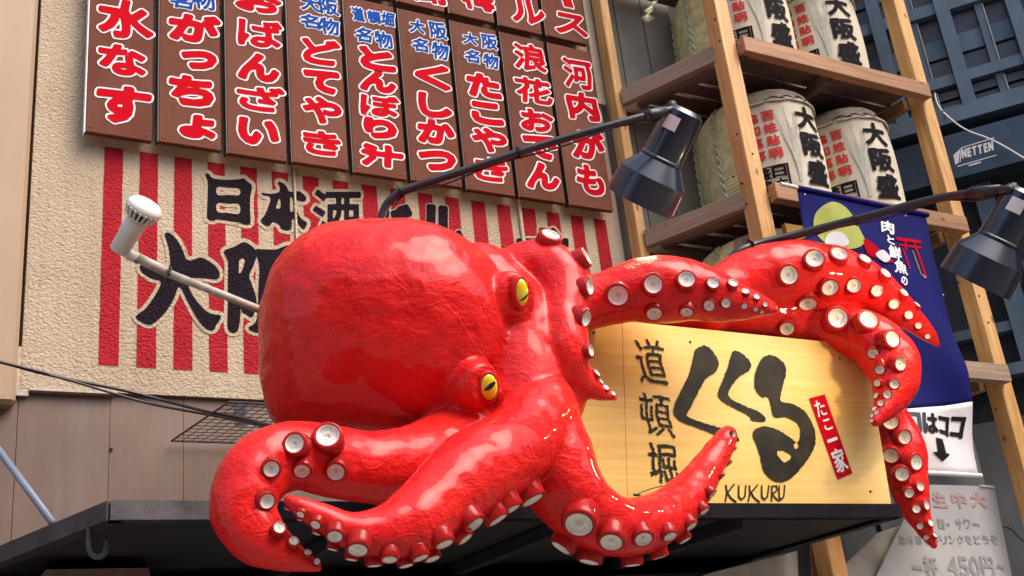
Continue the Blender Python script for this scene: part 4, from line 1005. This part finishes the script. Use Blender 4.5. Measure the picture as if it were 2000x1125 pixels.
# ================================================================== BLACK LAMPS
LY = 3.45
def make_lamp():
    c0 = W(1339, 218, LY); s = mpp(1339, 218, LY)
    ax = (RIGHT * -.425 + DOWN * .88 + FWD * .20).normalized()
    t = thing('work_lamp', 'black enamel lamp with white sticker on a long arm above the octopus head', 'lamp', c0, 'black lamps on long arms')
    Mx = frame(ax, -FWD); L = lambda px: px * s
    hd = B().lathe([(.001, L(-6)), (L(28), L(-5)), (L(37), L(3)), (L(39), L(14)), (L(42), L(98)), (L(44), L(100)), (L(44), L(104)), (L(41), L(106))], 48, Mx).obj('lamp_neck', MAT['lampblack'], t, local=True); sharp(hd)
    sh = B().lathe([(L(41), L(104)), (L(70), L(142)), (L(73), L(198)), (L(71), L(198)), (L(68), L(144)), (L(30), L(104))], 64, Mx).obj('lamp_shade', MAT['lampblack'], t, local=True); sharp(sh)
    B().lathe([(.001, L(180)), (L(26), L(175)), (L(34), L(160)), (L(24), L(130)), (L(12), L(106))], 16, Mx).obj('bulb', MAT['lampwhite'], t, smooth=True, local=True)
    B().lathe([(L(39.2) + .001, L(16)), (L(40.5) + .001, L(44))], 8, Mx, a0=STK[0], a1=STK[1]).obj('white_sticker', MAT['white'], t, local=True)
    B().lathe([(L(72.5) + .001, L(152)), (L(73.5) + .001, L(190))], 2, Mx, a0=-1.15, a1=-1.08).obj('shade_seam', MAT['lampwhite'], t, local=True)
    j = (RIGHT * L(-28) + DOWN * L(-10))
    B().tube([j - FWD * L(9), j + FWD * L(9)], L(11), 14).obj('swivel_joint', MAT['armblack'], t, smooth=True, local=True)
    B().tube([j, RIGHT * L(-6) + DOWN * L(4)], L(9), 10).obj('lamp_bracket', MAT['armblack'], t, local=True)
    return t, s
STK = (.10, .85)
lamp1, LS = make_lamp()
def arm(t, pts, r):
    P = crom([[*W(x, y, Y)] for x, y, Y in pts], 8); ba = mpp(*pts[3])
    B().tube([Vector(p) for p in P], r * ba, 12).obj('lamp_arm', MAT['armblack'], t, smooth=True)
    B().tube([Vector(p) + Vector((0, .004 + .012 * math.sin(i * .35), -.026 - .010 * math.sin(i * .5))) for i, p in enumerate(P[14:-6])], .0042, 6).obj('lamp_cord', MAT['black'], t, smooth=True)
    for i_ in (20, 38, 54):
        if i_ < len(P) - 8:
            a, b = Vector(P[i_]), Vector(P[i_ + 1]); B().tube([a, a.lerp(b, .25)], r * ba * 1.7, 10).obj('cord_clip', MAT['black'], t)
    a, b = Vector(P[-12]), Vector(P[-5]); B().tube([a, a.lerp(b, .3), b], [r * ba * 1.35, r * ba * 1.45, r * ba * 1.2], 12).obj('arm_ferrule', MAT['armblack'], t, smooth=True)
ld = bpy.data.lights.new('lamp_light', 'POINT'); ld.energy = 9; ld.color = (1.0, .74, .42); ld.shadow_soft_size = .035
lo = bpy.data.objects.new('lamp_light', ld); link(lo, lamp1); lo.location = (RIGHT * -.425 + DOWN * .88 + FWD * .20).normalized() * (190 * LS)
lamp2 = copy_tree(lamp1); lamp2['label'] = 'black enamel lamp with white sticker at the right edge above the blue banner'
Y2 = LY
for _ in range(30): Y2 *= LS / mpp(2004, 378, Y2)
lamp2.location = W(2004, 378, Y2)
arm(lamp1, [(742,440,4.05),(752,405,4.03),(772,382,4.0),(800,368,3.97),(900,335,3.86),(1050,286,3.70),(1200,243,3.54),(1282,221,3.47),(1312,214,3.45)], 8.3)
arm(lamp2, [(1420,530,4.02),(1430,503,4.0),(1450,487,3.97),(1490,474,3.94),(1580,452,3.80),(1700,421,3.55),(1830,388,3.25),(1925,374,3.0),(1975,369,Y2)], 8.0)
bpy.context.view_layer.update()

# ================================================================== WHITE SPOTLIGHT
SPY = 4.2
c0 = W(232, 490, SPY); s = mpp(250, 460, SPY)
spot = thing('white_spotlight', 'white spotlight with slotted head on a pale pole in front of the striped mural', 'spotlight', c0)
ax = (RIGHT * .56 + DOWN * -.80 - FWD * .22).normalized(); Mx = Matrix.Translation(c0) @ frame(ax, -FWD); L = lambda p: p * s
B().lathe([(.001, L(-1)), (L(17), 0), (L(19), L(2)), (L(19.5), L(38)), (L(21), L(40)), (L(21), L(72)), (L(20), L(74))], 28, Mx).obj('lamp_holder', MAT['lampwhite'], spot, smooth=True)
B().lathe([(L(19), L(74)), (L(23), L(78)), (L(26), L(84))], 28, Mx).obj('collar', MAT['lampwhite'], spot, smooth=True)
B().lathe([(L(25), L(80)), (L(29), L(98))], 28, Mx).obj('dark_core', MAT['black'], spot)
B().lathe([(L(33), L(96)), (L(35), L(100)), (L(34), L(106)), (L(28), L(113)), (L(15), L(117)), (.001, L(118))], 28, Mx).obj('cap', MAT['lampwhite'], spot, smooth=True)
for k in range(20):
    a = 2 * math.pi * k / 20; d = lambda r, z: Mx @ Vector((L(r) * math.cos(a), L(r) * math.sin(a), L(z)))
    B().beam(d(26, 80), d(34, 100), L(3.2), L(5), Mx.to_3x3() @ Vector((-math.sin(a), math.cos(a), 0))).obj('cooling_fin', MAT['lampwhite'], spot)
B().tube([W(x, y, Y) for x, y, Y in ((262,500,4.2),(330,534,4.2))], L(10), 14).tube([W(x, y, Y) for x, y, Y in ((330,534,4.2),(560,626,4.15))], L(8), 14).obj('pole', MAT['polewhite'], spot, smooth=True)
B().tube([W(x, y, Y) for x, y, Y in ((240,488,4.2),(252,497,4.2),(268,504,4.2))], L(11), 12).obj('knuckle', MAT['lampwhite'], spot, smooth=True)
B().tube([W(268, 494, 4.19), W(266, 514, 4.19)], L(2.6), 8).tube([W(333, 521, 4.17), W(330, 536, 4.165)], L(3.4), 8).obj('clamp_screw', MAT['black'], spot)

# ================================================================== LEFT: CABLES, MESH, HOOK, ROD
cable('cable', 'upper of two black cables sagging across the wall below the striped mural', [(-20,702,5.2),(60,722,5.25),(140,742,5.3),(240,762,5.35),(330,785,5.3),(400,803,5.1),(470,816,4.8),(530,832,4.4)], .008, 'armblack')
cable('cable', 'lower of two black cables sagging across the wall below the striped mural', [(-20,700,5.22),(60,724,5.26),(130,741,5.28),(220,768,5.3),(300,790,5.3),(390,807,5.1),(470,822,4.8),(530,838,4.4)], .0065, 'armblack')
z0 = W(335, 861, Y=5.49).z; a, b_ = W(335, 861, Z=z0), W(447, 785, Z=z0)
mt = thing('wire_mesh_shelf', 'black wire mesh shelf jutting from the wall left of the octopus', 'wire mesh', a)
far = Vector((1.6, 0, 0)); q = B()
q.tube([b_ + far, b_, a, a + far], .006, 6).obj('mesh_frame', MAT['armblack'], mt)
q = B()
for i in range(1, 12): t = i / 12; p = a.lerp(b_, t); q.tube([p, p + far], .0022, 4)
for i in range(1, 34): p = b_ + far * (i / 34); r = a + far * (i / 34) - (b_ - a) * 0; q.tube([r, p], .0022, 4)
tag(q.obj('mesh_wire', MAT['armblack'], mt), kind='stuff')
B().hexa([W(x, y, 5.2) for x, y in ((458,832),(478,832))] + [W(x, y, 5.24) for x, y in ((478,832),(458,832))] + [W(x, y, 5.2) for x, y in ((456,784),(480,784))] + [W(x, y, 5.24) for x, y in ((480,784),(456,784))]).obj('mesh_bracket', MAT['armblack'], mt, bevel=.003)
hk = B().tube([Vector(p) for p in crom([[*W(x, y, 4.02)] for x, y in ((176,996),(175,1030),(174,1062),(178,1080),(190,1088),(203,1082),(209,1068),(210,1056))], 5)], .011, 8).obj('steel_hook', MAT['metalgrey'], None, smooth=True)
tag(hk, 'grey steel hook hanging from the left corner of the canopy edge', 'hook')
rd = B().tube([W(-30, 842, 4.9), W(104, 1022, 4.35)], .014, 8).obj('blue_rod', simple('blue_grey_rod', (.16, .19, .27), .4), None, smooth=True)
tag(rd, 'thin blue grey stay rod rising to the left from the canopy corner', 'rod')
sb = thing('counter_board', 'beige board seen under the canopy at the lower left', 'board', W(180, 1125, 4.6))
B().hexa([W(x, 1150, 4.6) for x in (60, 300)] + [W(x, 1150, 4.9) for x in (300, 60)] + [W(90, 1112, 4.6), W(290, 1109, 4.6), W(290, 1109, 4.9), W(90, 1112, 4.9)]).obj('board_slab', MAT['clad'], sb)
for x, y in ((217, 878),):
    o_ = B().tube([W(x, y, WALL_Y + .03), W(x, y, WALL_Y + .02)], .008, 8).obj('wall_screw', MAT['armblack'], shop)

# ================================================================== HOUSE ACROSS THE STREET (unseen behind the viewer, added for bounce light and reflections)
opp = thing('added_opposite_building', 'plain warm beige building with windows, unseen across the street, added for bounce light and reflections', 'building', (0, -6, 0))
MAT['oppwall'] = simple('warm_render', (.30, .20, .13), .8, .15, 1)
B().box(-25, 25, -7, -6, 0, 7.5).obj('front_wall', MAT['oppwall'], opp)
wm = B().box(-.7, .7, -5.99, -5.95, -.8, .8); w0 = wm.obj('window', MAT['pane'], opp, local=False); w0.data.transform(Matrix.Translation(wloc(opp)))
bpy.data.objects.remove(w0)
wme = bpy.data.meshes.new('window'); wme.from_pydata([(x, y, z) for z in (-.8, .8) for x, y in ((-.7, 0), (.7, 0), (.7, .05), (-.7, .05))], [], [(0,3,2,1),(4,5,6,7),(0,1,5,4),(1,2,6,5),(2,3,7,6),(3,0,4,7)]); wme.materials.append(MAT['pane'])
for i in range(12):
    for z in (1.7, 4.6):
        o = bpy.data.objects.new('window', wme); link(o, opp); o.location = (-18 + i * 3.2, .001, z)
